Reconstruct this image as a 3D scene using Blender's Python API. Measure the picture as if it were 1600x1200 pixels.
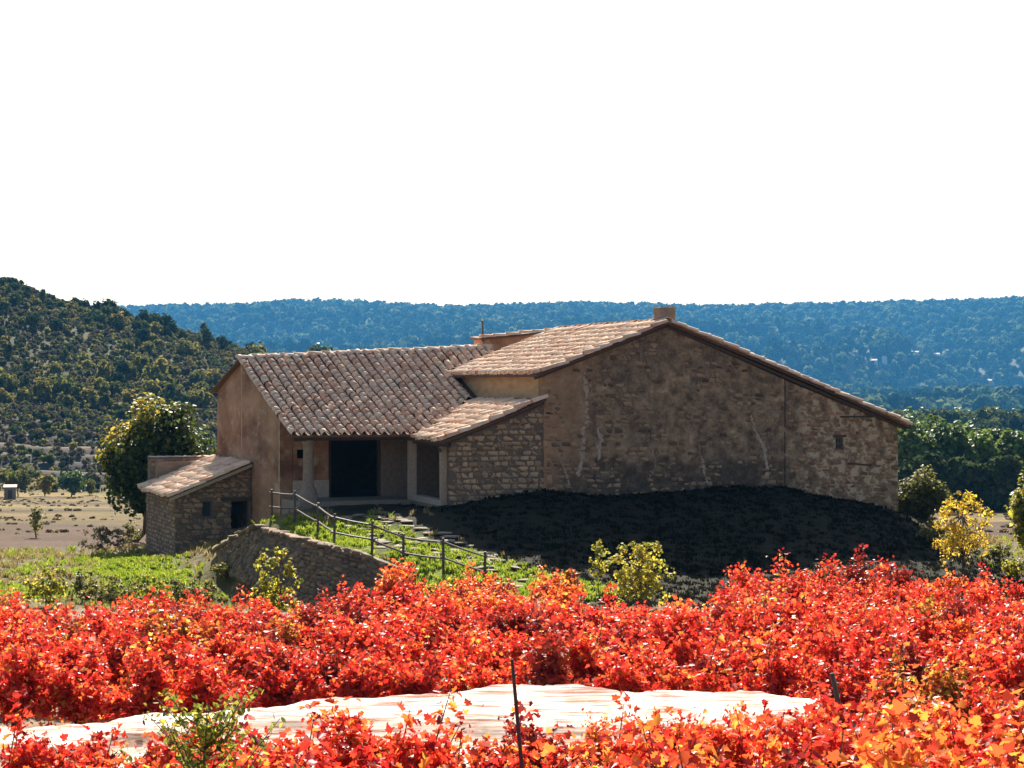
import bpy, bmesh, math, random
import numpy as np
from mathutils import Vector, Matrix

for o in list(bpy.data.objects):
    bpy.data.objects.remove(o)
SC = bpy.context.scene
COL = SC.collection
random.seed(7)
RG = np.random.default_rng(11)

# ------------------------------------------------------------------ camera, sky, sun, exposure
F = 3111.0                      # focal length in photo pixels (1600 wide)
cam_d = bpy.data.cameras.new('camera')
cam_d.sensor_width = 36.0
cam_d.lens = 70.0
cam_d.clip_start = 0.5
cam_d.clip_end = 9000.0
cam = bpy.data.objects.new('camera', cam_d)
COL.objects.link(cam)
cam.location = (0, 0, 0)
cam.rotation_euler = (math.radians(90), 0, 0)
SC.camera = cam

SUN_AZ = math.radians(3.5)      # to the left of straight behind the house
SUN_EL = math.radians(39.0)
world = bpy.data.worlds.new('World')
SC.world = world
world.use_nodes = True
wn = world.node_tree
wn.nodes.clear()
w_out = wn.nodes.new('ShaderNodeOutputWorld')
w_bg = wn.nodes.new('ShaderNodeBackground')
w_sky = wn.nodes.new('ShaderNodeTexSky')
w_sky.sky_type = 'NISHITA'
w_sky.sun_disc = False
w_sky.sun_elevation = SUN_EL
w_sky.sun_rotation = -SUN_AZ
w_sky.air_density = 1.0
w_sky.dust_density = 2.2
w_sky.ozone_density = 1.0
w_bg.inputs['Strength'].default_value = 0.05
wn.links.new(w_sky.outputs[0], w_bg.inputs[0])
wn.links.new(w_bg.outputs[0], w_out.inputs[0])

sun_d = bpy.data.lights.new('sun', 'SUN')
sun_d.energy = 5.0
sun_d.angle = math.radians(0.5)
sun_d.color = (1.0, 0.93, 0.82)
sun = bpy.data.objects.new('sun', sun_d)
COL.objects.link(sun)
to_sun = Vector((-math.sin(SUN_AZ) * math.cos(SUN_EL), math.cos(SUN_AZ) * math.cos(SUN_EL), math.sin(SUN_EL)))
sun.rotation_euler = to_sun.to_track_quat('Z', 'Y').to_euler()
sun.location = to_sun * 200

SC.view_settings.view_transform = 'Standard'
SC.view_settings.look = 'None'
SC.view_settings.gamma = 1.0
SC.view_settings.exposure = 1.65
SC.view_settings.use_curve_mapping = False
SC.render.engine = 'CYCLES'
SC.cycles.use_denoising = True
SC.cycles.max_bounces = 6
SC.cycles.diffuse_bounces = 3
SC.cycles.glossy_bounces = 2
SC.cycles.transmission_bounces = 4
SC.cycles.volume_bounces = 1
SC.cycles.transparent_max_bounces = 8


# ------------------------------------------------------------------ helpers
def tag(o, label=None, cat=None, group=None, kind=None):
    if label: o['label'] = label
    if cat: o['category'] = cat
    if group: o['group'] = group
    if kind: o['kind'] = kind
    return o


def W(px, py, Y):
    """a world point that the photograph shows at pixel (px,py), at depth Y"""
    return Vector(((px - 800) / F * Y, Y, (600 - py) / F * Y))


def empty(name, loc=(0, 0, 0), rz=0.0):
    o = bpy.data.objects.new(name, None)
    COL.objects.link(o)
    o.location = loc
    o.rotation_euler = (0, 0, rz)
    o.empty_display_size = 0.2
    return o


def link_obj(name, me, parent=None, loc=None):
    o = bpy.data.objects.new(name, me)
    COL.objects.link(o)
    if parent: o.parent = parent
    if loc is not None: o.location = loc
    return o


def np_mesh(name, V, Fc, mat=None, rnd=None, smooth=False):
    """mesh from arrays; Fc is (m,k) with one k; rnd is one value for each face"""
    V = np.asarray(V, dtype=np.float32)
    Fc = np.asarray(Fc, dtype=np.int32)
    me = bpy.data.meshes.new(name)
    m, k = Fc.shape
    me.vertices.add(len(V))
    me.vertices.foreach_set('co', V.ravel())
    me.loops.add(m * k)
    me.loops.foreach_set('vertex_index', Fc.ravel())
    me.polygons.add(m)
    me.polygons.foreach_set('loop_start', np.arange(0, m * k, k, dtype=np.int32))
    me.polygons.foreach_set('loop_total', np.full(m, k, dtype=np.int32))
    if smooth:
        me.polygons.foreach_set('use_smooth', np.ones(m, dtype=bool))
    if rnd is not None:
        a = me.attributes.new('rnd', 'FLOAT', 'FACE')
        a.data.foreach_set('value', np.asarray(rnd, dtype=np.float32))
    me.update(calc_edges=True)
    if mat: me.materials.append(mat)
    return me


def inst_mesh(name, PV, PF, R, T, mat=None, rnd=None, smooth=False):
    """one mesh holding N transformed copies of a small shape (R is (N,3,3), T is (N,3))"""
    PV = np.asarray(PV, dtype=np.float64); PF = np.asarray(PF)
    N = len(T)
    V = np.einsum('nij,kj->nki', R, PV) + T[:, None, :]
    Fc = PF[None] + (np.arange(N) * len(PV))[:, None, None]
    r = None if rnd is None else np.repeat(rnd, len(PF))
    return np_mesh(name, V.reshape(-1, 3), Fc.reshape(-1, PF.shape[1]), mat, r, smooth)


class Geo:
    """collects boxes, prisms and tubes into one mesh"""
    def __init__(self): self.v = []; self.f = []
    def add(self, vs, fs):
        b = len(self.v); self.v += [tuple(p) for p in vs]; self.f += [tuple(i + b for i in q) for q in fs]; return self
    def box(self, x0, x1, y0, y1, z0, z1, j=0.0):
        r = lambda: random.uniform(-j, j)
        vs = [(x + r(), y + r(), z + r()) for z in (z0, z1) for x, y in ((x0, y0), (x1, y0), (x1, y1), (x0, y1))]
        return self.add(vs, [(3, 2, 1, 0), (4, 5, 6, 7), (0, 1, 5, 4), (1, 2, 6, 5), (2, 3, 7, 6), (3, 0, 4, 7)])
    def bar(self, a, b, w, h, up=(0, 0, 1)):
        a = Vector(a); b = Vector(b); d = (b - a).normalized(); s = d.cross(Vector(up)).normalized(); u = s.cross(d)
        vs = [p + s * sx * w / 2 + u * sz * h / 2 for p in (a, b) for sx, sz in ((-1, -1), (1, -1), (1, 1), (-1, 1))]
        return self.add(vs, [(0, 1, 2, 3), (7, 6, 5, 4), (0, 4, 5, 1), (1, 5, 6, 2), (2, 6, 7, 3), (3, 7, 4, 0)])
    def tube(self, pts, rad, n=7):
        pts = [Vector(p) for p in pts]; vs = []; fs = []
        for i, p in enumerate(pts):
            d = (pts[min(i + 1, len(pts) - 1)] - pts[max(i - 1, 0)]).normalized()
            ref = Vector((1, 0, 0)) if abs(d.x) < 0.8 else Vector((0, 1, 0))
            s = d.cross(ref).normalized(); u = d.cross(s)
            for k in range(n):
                a = 2 * math.pi * k / n
                vs.append(p + (s * math.cos(a) + u * math.sin(a)) * rad[i])
        for i in range(len(pts) - 1):
            for k in range(n):
                k2 = (k + 1) % n
                fs.append((i * n + k, i * n + k2, (i + 1) * n + k2, (i + 1) * n + k))
        fs.append(tuple(reversed(range(n)))); fs.append(tuple((len(pts) - 1) * n + k for k in range(n)))
        return self.add(vs, fs)
    def mesh(self, name, mat, smooth=False):
        me = bpy.data.meshes.new(name); me.from_pydata(self.v, [], self.f); me.update()
        if mat: me.materials.append(mat)
        if smooth:
            me.polygons.foreach_set('use_smooth', np.ones(len(me.polygons), dtype=bool))
        return me
    def build(self, name, mat, parent=None, smooth=False, loc=None):
        return link_obj(name, self.mesh(name, mat, smooth), parent, loc)


def hash2(ix, iy, s):
    h = (ix.astype(np.int64) * 374761393 + iy.astype(np.int64) * 668265263 + s * 974711) & 0x7fffffff
    h = ((h ^ (h >> 13)) * 1274126177) & 0x7fffffff
    return ((h ^ (h >> 16)) & 0xffff) / 65535.0


def vnoise(x, y, s=0):
    ix = np.floor(x); iy = np.floor(y); fx = x - ix; fy = y - iy
    fx = fx * fx * (3 - 2 * fx); fy = fy * fy * (3 - 2 * fy)
    a = hash2(ix, iy, s); b = hash2(ix + 1, iy, s); c = hash2(ix, iy + 1, s); d = hash2(ix + 1, iy + 1, s)
    return (a * (1 - fx) + b * fx) * (1 - fy) + (c * (1 - fx) + d * fx) * fy


def fbm(x, y, s=0, o=4):
    t = 0; a = 0.5; n = 0
    for i in range(o):
        t = t + a * vnoise(x * 2 ** i + 17.3 * i, y * 2 ** i - 9.1 * i, s + i); n += a; a *= 0.5
    return t / n


def sstep(a, b, x):
    t = np.clip((x - a) / (b - a), 0, 1); return t * t * (3 - 2 * t)


# ------------------------------------------------------------------ materials
class NT:
    def __init__(self, name):
        self.m = bpy.data.materials.new(name); self.m.use_nodes = True
        self.t = self.m.node_tree; self.t.nodes.clear()
        self.out = self.n('ShaderNodeOutputMaterial')
    def n(self, kind, **kw):
        x = self.t.nodes.new(kind)
        for k, v in kw.items():
            if k in x.inputs: x.inputs[k].default_value = v
            else: setattr(x, k, v)
        return x
    def l(self, a, b): self.t.links.new(a, b)
    def noise(self, scale, detail=5, vec=None, rough=0.6, dist=0.0):
        x = self.n('ShaderNodeTexNoise', Scale=scale, Detail=detail, Roughness=rough, Distortion=dist)
        if vec is not None: self.l(vec, x.inputs['Vector'])
        return x.outputs['Fac']
    def ramp(self, fac, stops, interp='LINEAR'):
        r = self.n('ShaderNodeValToRGB'); r.color_ramp.interpolation = interp
        e = r.color_ramp.elements
        while len(e) < len(stops): e.new(0.5)
        for i, (p, c) in enumerate(stops):
            e[i].position = p; e[i].color = (c[0], c[1], c[2], 1) if not isinstance(c, (int, float)) else (c, c, c, 1)
        self.l(fac, r.inputs['Fac']); return r.outputs['Color']
    def mix(self, fac, a, b, mode='MIX'):
        x = self.n('ShaderNodeMix', data_type='RGBA', blend_type=mode)
        for s, v in ((0, fac), (6, a), (7, b)):
            if hasattr(v, 'links') or hasattr(v, 'is_linked'): self.l(v, x.inputs[s])
            else: x.inputs[s].default_value = v if s == 0 else (v[0], v[1], v[2], 1)
        return x.outputs[2]
    def math(self, op, a, b=None, clamp=False):
        x = self.n('ShaderNodeMath', operation=op, use_clamp=clamp)
        for s, v in ((0, a), (1, b)):
            if v is None: continue
            if hasattr(v, 'is_linked'): self.l(v, x.inputs[s])
            else: x.inputs[s].default_value = v
        return x.outputs[0]
    def obj(self): return self.n('ShaderNodeTexCoord').outputs['Object']
    def rnd(self):
        a = self.n('ShaderNodeAttribute', attribute_name='rnd').outputs['Fac']
        b = self.n('ShaderNodeObjectInfo').outputs['Random']
        return self.math('FRACT', self.math('ADD', a, b))
    def finish(self, col, rough=0.9, bump=None, bstr=0.4, bdist=0.03, spec=0.2):
        p = self.n('ShaderNodeBsdfPrincipled', Roughness=rough)
        p.inputs['Specular IOR Level'].default_value = spec
        if hasattr(col, 'is_linked'): self.l(col, p.inputs['Base Color'])
        else: p.inputs['Base Color'].default_value = (*col, 1)
        if bump is not None:
            b = self.n('ShaderNodeBump', Strength=bstr, Distance=bdist)
            self.l(bump, b.inputs['Height']); self.l(b.outputs[0], p.inputs['Normal'])
        self.l(p.outputs[0], self.out.inputs['Surface']); self.p = p
        return self.m


def m_simple(name, stops, scale=6, rough=0.9, bstr=0.4, bdist=0.02, stretch=None):
    t = NT(name); v = t.obj()
    if stretch:
        mp = t.n('ShaderNodeMapping'); mp.inputs['Scale'].default_value = stretch; t.l(v, mp.inputs[0]); v = mp.outputs[0]
    f = t.noise(scale, 6, v)
    return t.finish(t.ramp(f, stops), rough, f, bstr, bdist)


def m_pieces(name, stops, scale=9, bstr=0.5, bdist=0.02, grime=0.5, warm=(1.03, 0.95, 0.80)):
    """stones or tiles: a tone for each piece, plus grain and lichen"""
    t = NT(name); v = t.n('ShaderNodeNewGeometry').outputs['Position']
    base = t.mix(1.0, t.ramp(t.rnd(), stops), warm, 'MULTIPLY')
    f = t.noise(scale, 6, v); g = t.noise(scale * 0.25, 3, v)
    c = t.mix(t.math('MULTIPLY', t.ramp(f, [(0.35, 0.0), (0.75, 1.0)]), grime), base, (0.62, 0.55, 0.5), 'MULTIPLY')
    c = t.mix(t.ramp(g, [(0.5, 0.0), (0.8, 0.4)]), c, (0.22, 0.19, 0.15))
    return t.finish(c, 0.92, f, bstr, bdist)


def m_leaf(name, stops, trans=0.5, tcol=1.25, objmix=0.25, rough=0.55, spec=0.2):
    t = NT(name)
    a = t.n('ShaderNodeAttribute', attribute_name='rnd').outputs['Fac']
    b = t.n('ShaderNodeObjectInfo').outputs['Random']
    f = t.math('ADD', t.math('MULTIPLY', a, 1 - objmix), t.math('MULTIPLY', b, objmix))
    c = t.ramp(f, stops)
    t.finish(c, rough, spec=spec)
    tr = t.n('ShaderNodeBsdfTranslucent')
    t.l(t.mix(1.0, c, (tcol, tcol, tcol), 'MULTIPLY'), tr.inputs['Color'])
    mx = t.n('ShaderNodeMixShader', Fac=trans)
    t.l(t.p.outputs[0], mx.inputs[1]); t.l(tr.outputs[0], mx.inputs[2]); t.l(mx.outputs[0], t.out.inputs['Surface'])
    return t.m


M = {}
M['tile'] = m_pieces('clay_tile', [(0.0, (0.68, 0.45, 0.34)), (0.3, (0.80, 0.61, 0.48)), (0.6, (0.82, 0.69, 0.56)),
                                   (0.9, (0.78, 0.60, 0.48)), (1.0, (0.56, 0.32, 0.23))], 12, 0.4, 0.01, 0.3, (1.04, 0.96, 0.84))
M['deck'] = m_simple('roof_deck', [(0.3, (0.09, 0.055, 0.04)), (0.7, (0.16, 0.10, 0.07))], 8)
M['timber'] = m_simple('old_timber', [(0.3, (0.05, 0.037, 0.028)), (0.7, (0.12, 0.085, 0.06))], 14, 0.85, 0.5, 0.01, (1, 1, 6))
M['fence'] = m_simple('fence_wood', [(0.3, (0.05, 0.04, 0.035)), (0.7, (0.14, 0.11, 0.09))], 20, 0.6, 0.4, 0.006)
M['stone'] = m_pieces('rubble_stone', [(0.0, (0.22, 0.16, 0.11)), (0.3, (0.42, 0.32, 0.225)), (0.6, (0.54, 0.42, 0.30)), (1.0, (0.34, 0.25, 0.18))], 9)
M['stone_dark'] = m_pieces('dark_stone', [(0.0, (0.13, 0.10, 0.08)), (0.4, (0.22, 0.165, 0.125)), (0.8, (0.30, 0.23, 0.17)), (1.0, (0.17, 0.13, 0.105))], 9)
M['stone_red'] = m_pieces('reddish_stone', [(0.0, (0.17, 0.105, 0.075)), (0.4, (0.40, 0.265, 0.185)), (0.75, (0.46, 0.33, 0.235)), (1.0, (0.27, 0.17, 0.12))], 9)
M['stone_gable'] = m_pieces('gable_stone', [(0.0, (0.10, 0.075, 0.055)), (0.35, (0.26, 0.19, 0.135)), (0.7, (0.42, 0.32, 0.225)), (1.0, (0.30, 0.21, 0.145))], 9)
M['lime'] = m_simple('lime_smear', [(0.3, (0.30, 0.235, 0.17)), (0.7, (0.50, 0.41, 0.31))], 9, 0.95, 0.6, 0.02)
M['mortar'] = m_simple('mortar', [(0.3, (0.20, 0.155, 0.115)), (0.7, (0.32, 0.25, 0.185))], 7, 0.95, 0.6, 0.03)
M['mortar_dark'] = m_simple('dark_mortar', [(0.3, (0.11, 0.083, 0.062)), (0.7, (0.21, 0.16, 0.118))], 9, 0.95, 0.6, 0.03)
M['mortar_pale'] = m_simple('pale_mortar', [(0.3, (0.36, 0.29, 0.22)), (0.7, (0.52, 0.43, 0.33))], 12, 0.95, 0.6, 0.02)
M['ochre'] = m_simple('ochre_plaster', [(0.25, (0.38, 0.23, 0.11)), (0.5, (0.55, 0.36, 0.18)), (0.75, (0.60, 0.42, 0.24))], 5, 0.95, 0.4, 0.02, (1, 0.3, 1))
M['flag'] = m_pieces('flagstone', [(0.0, (0.16, 0.15, 0.14)), (0.5, (0.30, 0.27, 0.24)), (1.0, (0.22, 0.20, 0.18))], 9)
M['bark'] = m_simple('bark', [(0.3, (0.06, 0.045, 0.035)), (0.7, (0.14, 0.105, 0.08))], 12, 0.95, 0.7, 0.02, (1, 1, 0.3))
M['metal'] = m_simple('rusty_iron', [(0.3, (0.06, 0.045, 0.04)), (0.7, (0.12, 0.08, 0.06))], 10, 0.6)
M['void'] = m_simple('near_black_wall', [(0.3, (0.03, 0.025, 0.02)), (0.7, (0.05, 0.04, 0.03))], 5)  # near-black brown for room surfaces and the wall joint
M['white_wall'] = m_simple('whitewash', [(0.3, (0.60, 0.58, 0.54)), (0.7, (0.75, 0.72, 0.68))], 0.5)
M['pink_roof'] = m_simple('far_roof_tiles', [(0.3, (0.55, 0.42, 0.36)), (0.7, (0.65, 0.50, 0.43))], 0.5)
M['wood_frame'] = m_simple('window_wood', [(0.3, (0.10, 0.075, 0.055)), (0.7, (0.2, 0.15, 0.11))], 20)


def m_glass():
    t = NT('window_glass')
    t.finish((0.03, 0.045, 0.06), 0.08, spec=0.5); return t.m


M['glass'] = m_glass()


def m_gable():
    """the big end wall: brown render, worn to stone, a dark damp band low down, warm plaster to the left"""
    t = NT('gable_render'); v = t.obj()
    sx = t.n('ShaderNodeSeparateXYZ'); t.l(v, sx.inputs[0])
    big = t.noise(0.45, 4, v); mid = t.noise(2.2, 6, v, 0.65); fine = t.noise(11, 6, v, 0.7)
    c = t.ramp(mid, [(0.34, (0.09, 0.066, 0.046)), (0.46, (0.24, 0.172, 0.115)), (0.56, (0.36, 0.265, 0.178)), (0.68, (0.56, 0.43, 0.30))])
    c = t.mix(t.ramp(big, [(0.42, 0.0), (0.6, 0.6)]), c, t.ramp(fine, [(0.38, (0.055, 0.045, 0.036)), (0.6, (0.22, 0.17, 0.13))]))
    left = t.math('MULTIPLY', t.ramp(sx.outputs['X'], [(0.0, 0.75), (0.02, 0.6), (0.9, 0.0)]), t.ramp(mid, [(0.35, 0.3), (0.6, 1.0)]))
    # object X runs 0..15.5 m: scale it to 0..1 for the two ramps
    xr = t.math('DIVIDE', t.math('ADD', sx.outputs['X'], t.math('MULTIPLY', big, 1.5)), 16.0)
    lm = t.ramp(xr, [(0.06, 0.75), (0.2, 0.0)])
    c = t.mix(lm, c, (0.42, 0.27, 0.165))
    rm = t.ramp(xr, [(0.72, 0.0), (0.76, 0.75)])
    c = t.mix(rm, c, t.ramp(mid, [(0.35, (0.17, 0.11, 0.075)), (0.5, (0.36, 0.25, 0.17)), (0.535, (0.62, 0.50, 0.36)), (0.7, (0.68, 0.56, 0.42))]))
    zz = t.math('ADD', sx.outputs['Z'], t.math('MULTIPLY', t.noise(0.9, 4, v), 1.0))
    band = t.ramp(t.math('DIVIDE', t.math('ADD', zz, 6.0), 8.0), [(0.0, 0.85), (0.41, 0.85), (0.455, 0.0)])
    xm = t.math('MULTIPLY', t.ramp(xr, [(0.05, 0.0), (0.1, 1.0)]), t.ramp(xr, [(0.66, 1.0), (0.73, 0.0)]))
    c = t.mix(t.math('MULTIPLY', t.math('MULTIPLY', band, xm), t.ramp(mid, [(0.3, 1.0), (0.7, 0.55)])), c, (0.055, 0.05, 0.047))
    c = t.mix(t.ramp(fine, [(0.55, 0.0), (0.75, 0.4)]), c, (0.45, 0.36, 0.27))
    c = t.mix(1.0, c, (1.0, 0.95, 0.85), 'MULTIPLY')
    return t.finish(c, 0.95, t.math('ADD', t.math('MULTIPLY', mid, 0.7), t.math('MULTIPLY', fine, 0.4)), 1.0, 0.12)


M['gable'] = m_gable()


def m_left_wall():
    t = NT('orange_render'); v = t.obj()
    mp = t.n('ShaderNodeMapping'); mp.inputs['Scale'].default_value = (0.8, 0.3, 0.8); t.l(v, mp.inputs[0])
    st = t.noise(0.9, 5, mp.outputs[0]); mid = t.noise(2.6, 6, mp.outputs[0], 0.65); fine = t.noise(9, 6, mp.outputs[0], 0.7)
    c = t.ramp(st, [(0.34, (0.17, 0.082, 0.046)), (0.5, (0.34, 0.18, 0.10)), (0.66, (0.48, 0.28, 0.165))])
    c = t.mix(t.ramp(mid, [(0.54, 0.0), (0.66, 0.65)]), c, (0.50, 0.37, 0.25))
    c = t.mix(t.ramp(fine, [(0.5, 0.0), (0.8, 0.35)]), c, (0.17, 0.10, 0.07))
    return t.finish(c, 0.95, t.math('ADD', mid, t.math('MULTIPLY', fine, 0.4)), 0.5, 0.03)


M['orange'] = m_left_wall()


def m_ground():
    t = NT('ground_cover'); v = t.n('ShaderNodeNewGeometry').outputs['Position']
    col = t.n('ShaderNodeAttribute', attribute_name='col').outputs['Color']
    a = t.noise(1.3, 8, v, 0.7); b = t.noise(0.12, 5, v); d = t.noise(9, 4, v)
    c = t.mix(0.75, col, t.ramp(a, [(0.25, (0.45, 0.45, 0.45)), (0.5, (1, 1, 1)), (0.8, (1.5, 1.42, 1.3))]), 'MULTIPLY')
    c = t.mix(0.45, c, t.ramp(b, [(0.3, (0.55, 0.6, 0.5)), (0.7, (1.35, 1.3, 1.2))]), 'MULTIPLY')
    return t.finish(c, 0.97, t.math('ADD', a, t.math('MULTIPLY', d, 0.3)), 0.9, 0.25, 0.1)


M['ground'] = m_ground()

RED = [(0.0, (0.10, 0.02, 0.014)), (0.1, (0.26, 0.014, 0.012)), (0.35, (0.54, 0.026, 0.017)), (0.65, (0.66, 0.06, 0.026)), (0.85, (0.67, 0.15, 0.032)), (0.95, (0.66, 0.32, 0.06)), (1.0, (0.26, 0.22, 0.05))]
ORANGE = [(0.0, (0.12, 0.03, 0.015)), (0.1, (0.30, 0.025, 0.015)), (0.35, (0.60, 0.07, 0.025)), (0.62, (0.68, 0.16, 0.03)), (0.85, (0.70, 0.29, 0.04)), (0.96, (0.70, 0.42, 0.06)), (1.0, (0.28, 0.28, 0.06))]
MIXED = [(0.0, (0.12, 0.025, 0.014)), (0.3, (0.46, 0.06, 0.02)), (0.55, (0.52, 0.17, 0.025)), (0.8, (0.44, 0.28, 0.04)), (1.0, (0.13, 0.17, 0.025))]
M['vine_red'] = m_leaf('red_vine_leaf', RED, 0.5, 1.25, 0.15, 0.5, 0.35)
M['vine_orange'] = m_leaf('orange_vine_leaf', ORANGE, 0.5, 1.25, 0.15, 0.5, 0.35)
M['vine_dark'] = m_leaf('dark_vine_leaf', [(0.0, (0.06, 0.02, 0.012)), (0.3, (0.22, 0.018, 0.014)), (0.7, (0.42, 0.03, 0.018)), (1.0, (0.55, 0.14, 0.03))], 0.45, 1.2, 0.15, 0.5, 0.35)
M['vine_mixed'] = m_leaf('mixed_vine_leaf', MIXED, 0.5, 1.25, 0.15, 0.5, 0.35)
M['leaf_dark'] = m_leaf('dark_green_leaf', [(0.0, (0.016, 0.03, 0.007)), (0.5, (0.05, 0.08, 0.014)), (0.68, (0.12, 0.14, 0.018)), (0.86, (0.28, 0.23, 0.03)), (1.0, (0.48, 0.34, 0.04))], 0.35, 1.4, 0.05)
M['leaf_olive'] = m_leaf('olive_leaf', [(0.0, (0.04, 0.045, 0.014)), (0.5, (0.13, 0.13, 0.03)), (1.0, (0.34, 0.27, 0.06))], 0.4, 1.4, 0.2)
M['leaf_yellow'] = m_leaf('yellow_leaf', [(0.0, (0.12, 0.12, 0.02)), (0.3, (0.40, 0.30, 0.03)), (0.7, (0.72, 0.48, 0.04)), (1.0, (0.70, 0.30, 0.03))], 0.5, 1.3, 0.1)
M['leaf_yellowgreen'] = m_leaf('yellow_green_leaf', [(0.0, (0.05, 0.07, 0.012)), (0.4, (0.17, 0.19, 0.03)), (0.8, (0.48, 0.40, 0.05)), (1.0, (0.6, 0.42, 0.05))], 0.5, 1.3, 0.1)
M['leaf_pine'] = m_leaf('pine_needles', [(0.0, (0.025, 0.05, 0.012)), (0.5, (0.09, 0.14, 0.025)), (1.0, (0.22, 0.26, 0.05))], 0.3, 1.4, 0.3)
M['leaf_hill_dark'] = m_leaf('hill_oak_leaf', [(0.0, (0.018, 0.03, 0.014)), (0.5, (0.05, 0.068, 0.026)), (1.0, (0.13, 0.145, 0.05))], 0.25, 1.3, 0.5, 0.9, 0.0)
M['leaf_hill_olive'] = m_leaf('hill_olive_leaf', [(0.0, (0.06, 0.072, 0.02)), (0.5, (0.155, 0.155, 0.04)), (1.0, (0.30, 0.22, 0.06))], 0.35, 1.3, 0.5, 0.9, 0.0)
M['leaf_scrub'] = m_leaf('scrub_leaf', [(0.0, (0.06, 0.05, 0.035)), (0.5, (0.12, 0.10, 0.06)), (1.0, (0.2, 0.17, 0.09))], 0.25, 1.2, 0.5, 0.9, 0.0)
M['leaf_far'] = m_leaf('far_pine_leaf', [(0.0, (0.004, 0.012, 0.009)), (0.45, (0.018, 0.04, 0.02)), (0.75, (0.08, 0.11, 0.045)), (1.0, (0.16, 0.19, 0.09))], 0.3, 1.3, 0.8, 0.9, 0.0)
M['grass'] = m_leaf('grass_blade', [(0.0, (0.09, 0.15, 0.012)), (0.5, (0.20, 0.26, 0.02)), (0.85, (0.30, 0.31, 0.04)), (1.0, (0.42, 0.34, 0.13))], 0.45, 1.4, 0.3)
M['grass_shade'] = m_leaf('shade_toned_grass', [(0.0, (0.010, 0.011, 0.007)), (0.7, (0.018, 0.018, 0.011)), (1.0, (0.05, 0.042, 0.025))], 0.3, 1.1, 0.3, 0.9, 0.0)  # blades coloured near black so the slope's shade is in the tone
M['grass_dry'] = m_leaf('dry_grass_blade', [(0.0, (0.13, 0.10, 0.04)), (0.6, (0.28, 0.21, 0.09)), (1.0, (0.38, 0.31, 0.13))], 0.35, 1.3, 0.3)


def m_netting():
    t = NT('stand_in_netting'); v = t.obj()
    mp = t.n('ShaderNodeMapping'); mp.inputs['Scale'].default_value = (0.3, 2.0, 10.0); t.l(v, mp.inputs[0])
    st = t.noise(3.0, 6, mp.outputs[0], 0.6, 0.4)
    c = t.ramp(st, [(0.32, (0.56, 0.27, 0.21)), (0.44, (0.70, 0.52, 0.45)), (0.56, (0.76, 0.71, 0.66)), (0.7, (0.78, 0.75, 0.71))])
    t.finish(c, 0.7, st, 0.4, 0.03)
    tr = t.n('ShaderNodeBsdfTranslucent'); t.l(c, tr.inputs['Color'])
    mx = t.n('ShaderNodeMixShader', Fac=0.75)
    t.l(t.p.outputs[0], mx.inputs[1]); t.l(tr.outputs[0], mx.inputs[2])
    tp = t.n('ShaderNodeBsdfTransparent'); m2 = t.n('ShaderNodeMixShader'); pat = t.noise(1.1, 4, v)
    t.l(t.math('MULTIPLY', t.ramp(st, [(0.40, 0.62), (0.60, 0.15)]), t.ramp(pat, [(0.35, 0.6), (0.52, 1.0)])), m2.inputs['Fac'])
    t.l(mx.outputs[0], m2.inputs[1]); t.l(tp.outputs[0], m2.inputs[2]); t.l(m2.outputs[0], t.out.inputs['Surface'])
    return t.m


M['net'] = m_netting()

# ------------------------------------------------------------------ house frame (u along the front, v to the back)
TH = math.radians(20.0)
G0 = Vector((1.22, 76.0, 0.0))
UX = Vector((math.cos(TH), math.sin(TH), 0)); VX = Vector((-math.sin(TH), math.cos(TH), 0))
HZ = -4.5


def H(u, v, z): return G0 + UX * u + VX * v + Vector((0, 0, z))


# ------------------------------------------------------------------ ground
def vine_ground(Y): return -5.3 - 0.055 * (Y - 22.0)


ctrl = []
for p in [(425, 812, 74), (461, 818, 73), (496, 838, 71.5), (522, 855, 70), (581, 868, 69), (630, 882, 68), (693, 895, 66.5), (757, 915, 65),
          (482, 795, 76.2), (560, 797, 76), (640, 792, 76), (707, 795, 74.3), (640, 835, 71.5), (720, 830, 71.2), (800, 772, 75.3), (860, 768, 75.5), (930, 780, 75.8),
          (1100, 768, 77.2), (1230, 767, 78.3), (1300, 781, 79.2), (1395, 796, 80.8),
          (800, 862, 69.5), (950, 850, 70), (1100, 850, 71), (1250, 850, 72), (1350, 862, 73), (1420, 885, 72.5),
          (850, 932, 63), (1000, 938, 62), (1150, 938, 62), (1300, 938, 63), (1450, 934, 66), (1600, 930, 66), (1800, 930, 66),
          (1505, 916, 70), (1600, 890, 76), (1540, 862, 86), (1435, 822, 82), (1700, 880, 85), (1600, 850, 93),
          (275, 870, 82.6), (230, 864, 90), (393, 822, 83), (437, 817, 78.6), (320, 884, 76), (300, 905, 71), (200, 880, 77), (100, 900, 73),
          (100, 872, 88), (0, 900, 75), (0, 866, 95), (-200, 890, 78), (530, 972, 64.6), (620, 960, 64.4), (660, 925, 65.2),
          (345, 862, 75.4),
          (200, 950, 62), (0, 952, 61), (400, 962, 62.5)]:
    ctrl.append(tuple(W(*p)))
for u, v, z in [(7, 6, -4.8), (1, 6, -4.8), (-5, 8, -4.9), (-5, 16, -5.8), (7, 14, -5.8), (14, 12, -6.2), (-6, 5.5, -4.72), (-2, 3, -4.75), (12, 4, -5.0), (18, 6, -5.9)]:
    ctrl.append(tuple(H(u, v, z)))
for Y in (-10, 8, 26, 44, 57):
    for x in (-0.55, -0.2, 0.2, 0.55):
        ctrl.append((x * (Y + 25), Y, vine_ground(Y)))
for x in (-60, -30, 0, 30, 60): ctrl.append((x, 112, -8.9))
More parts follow.
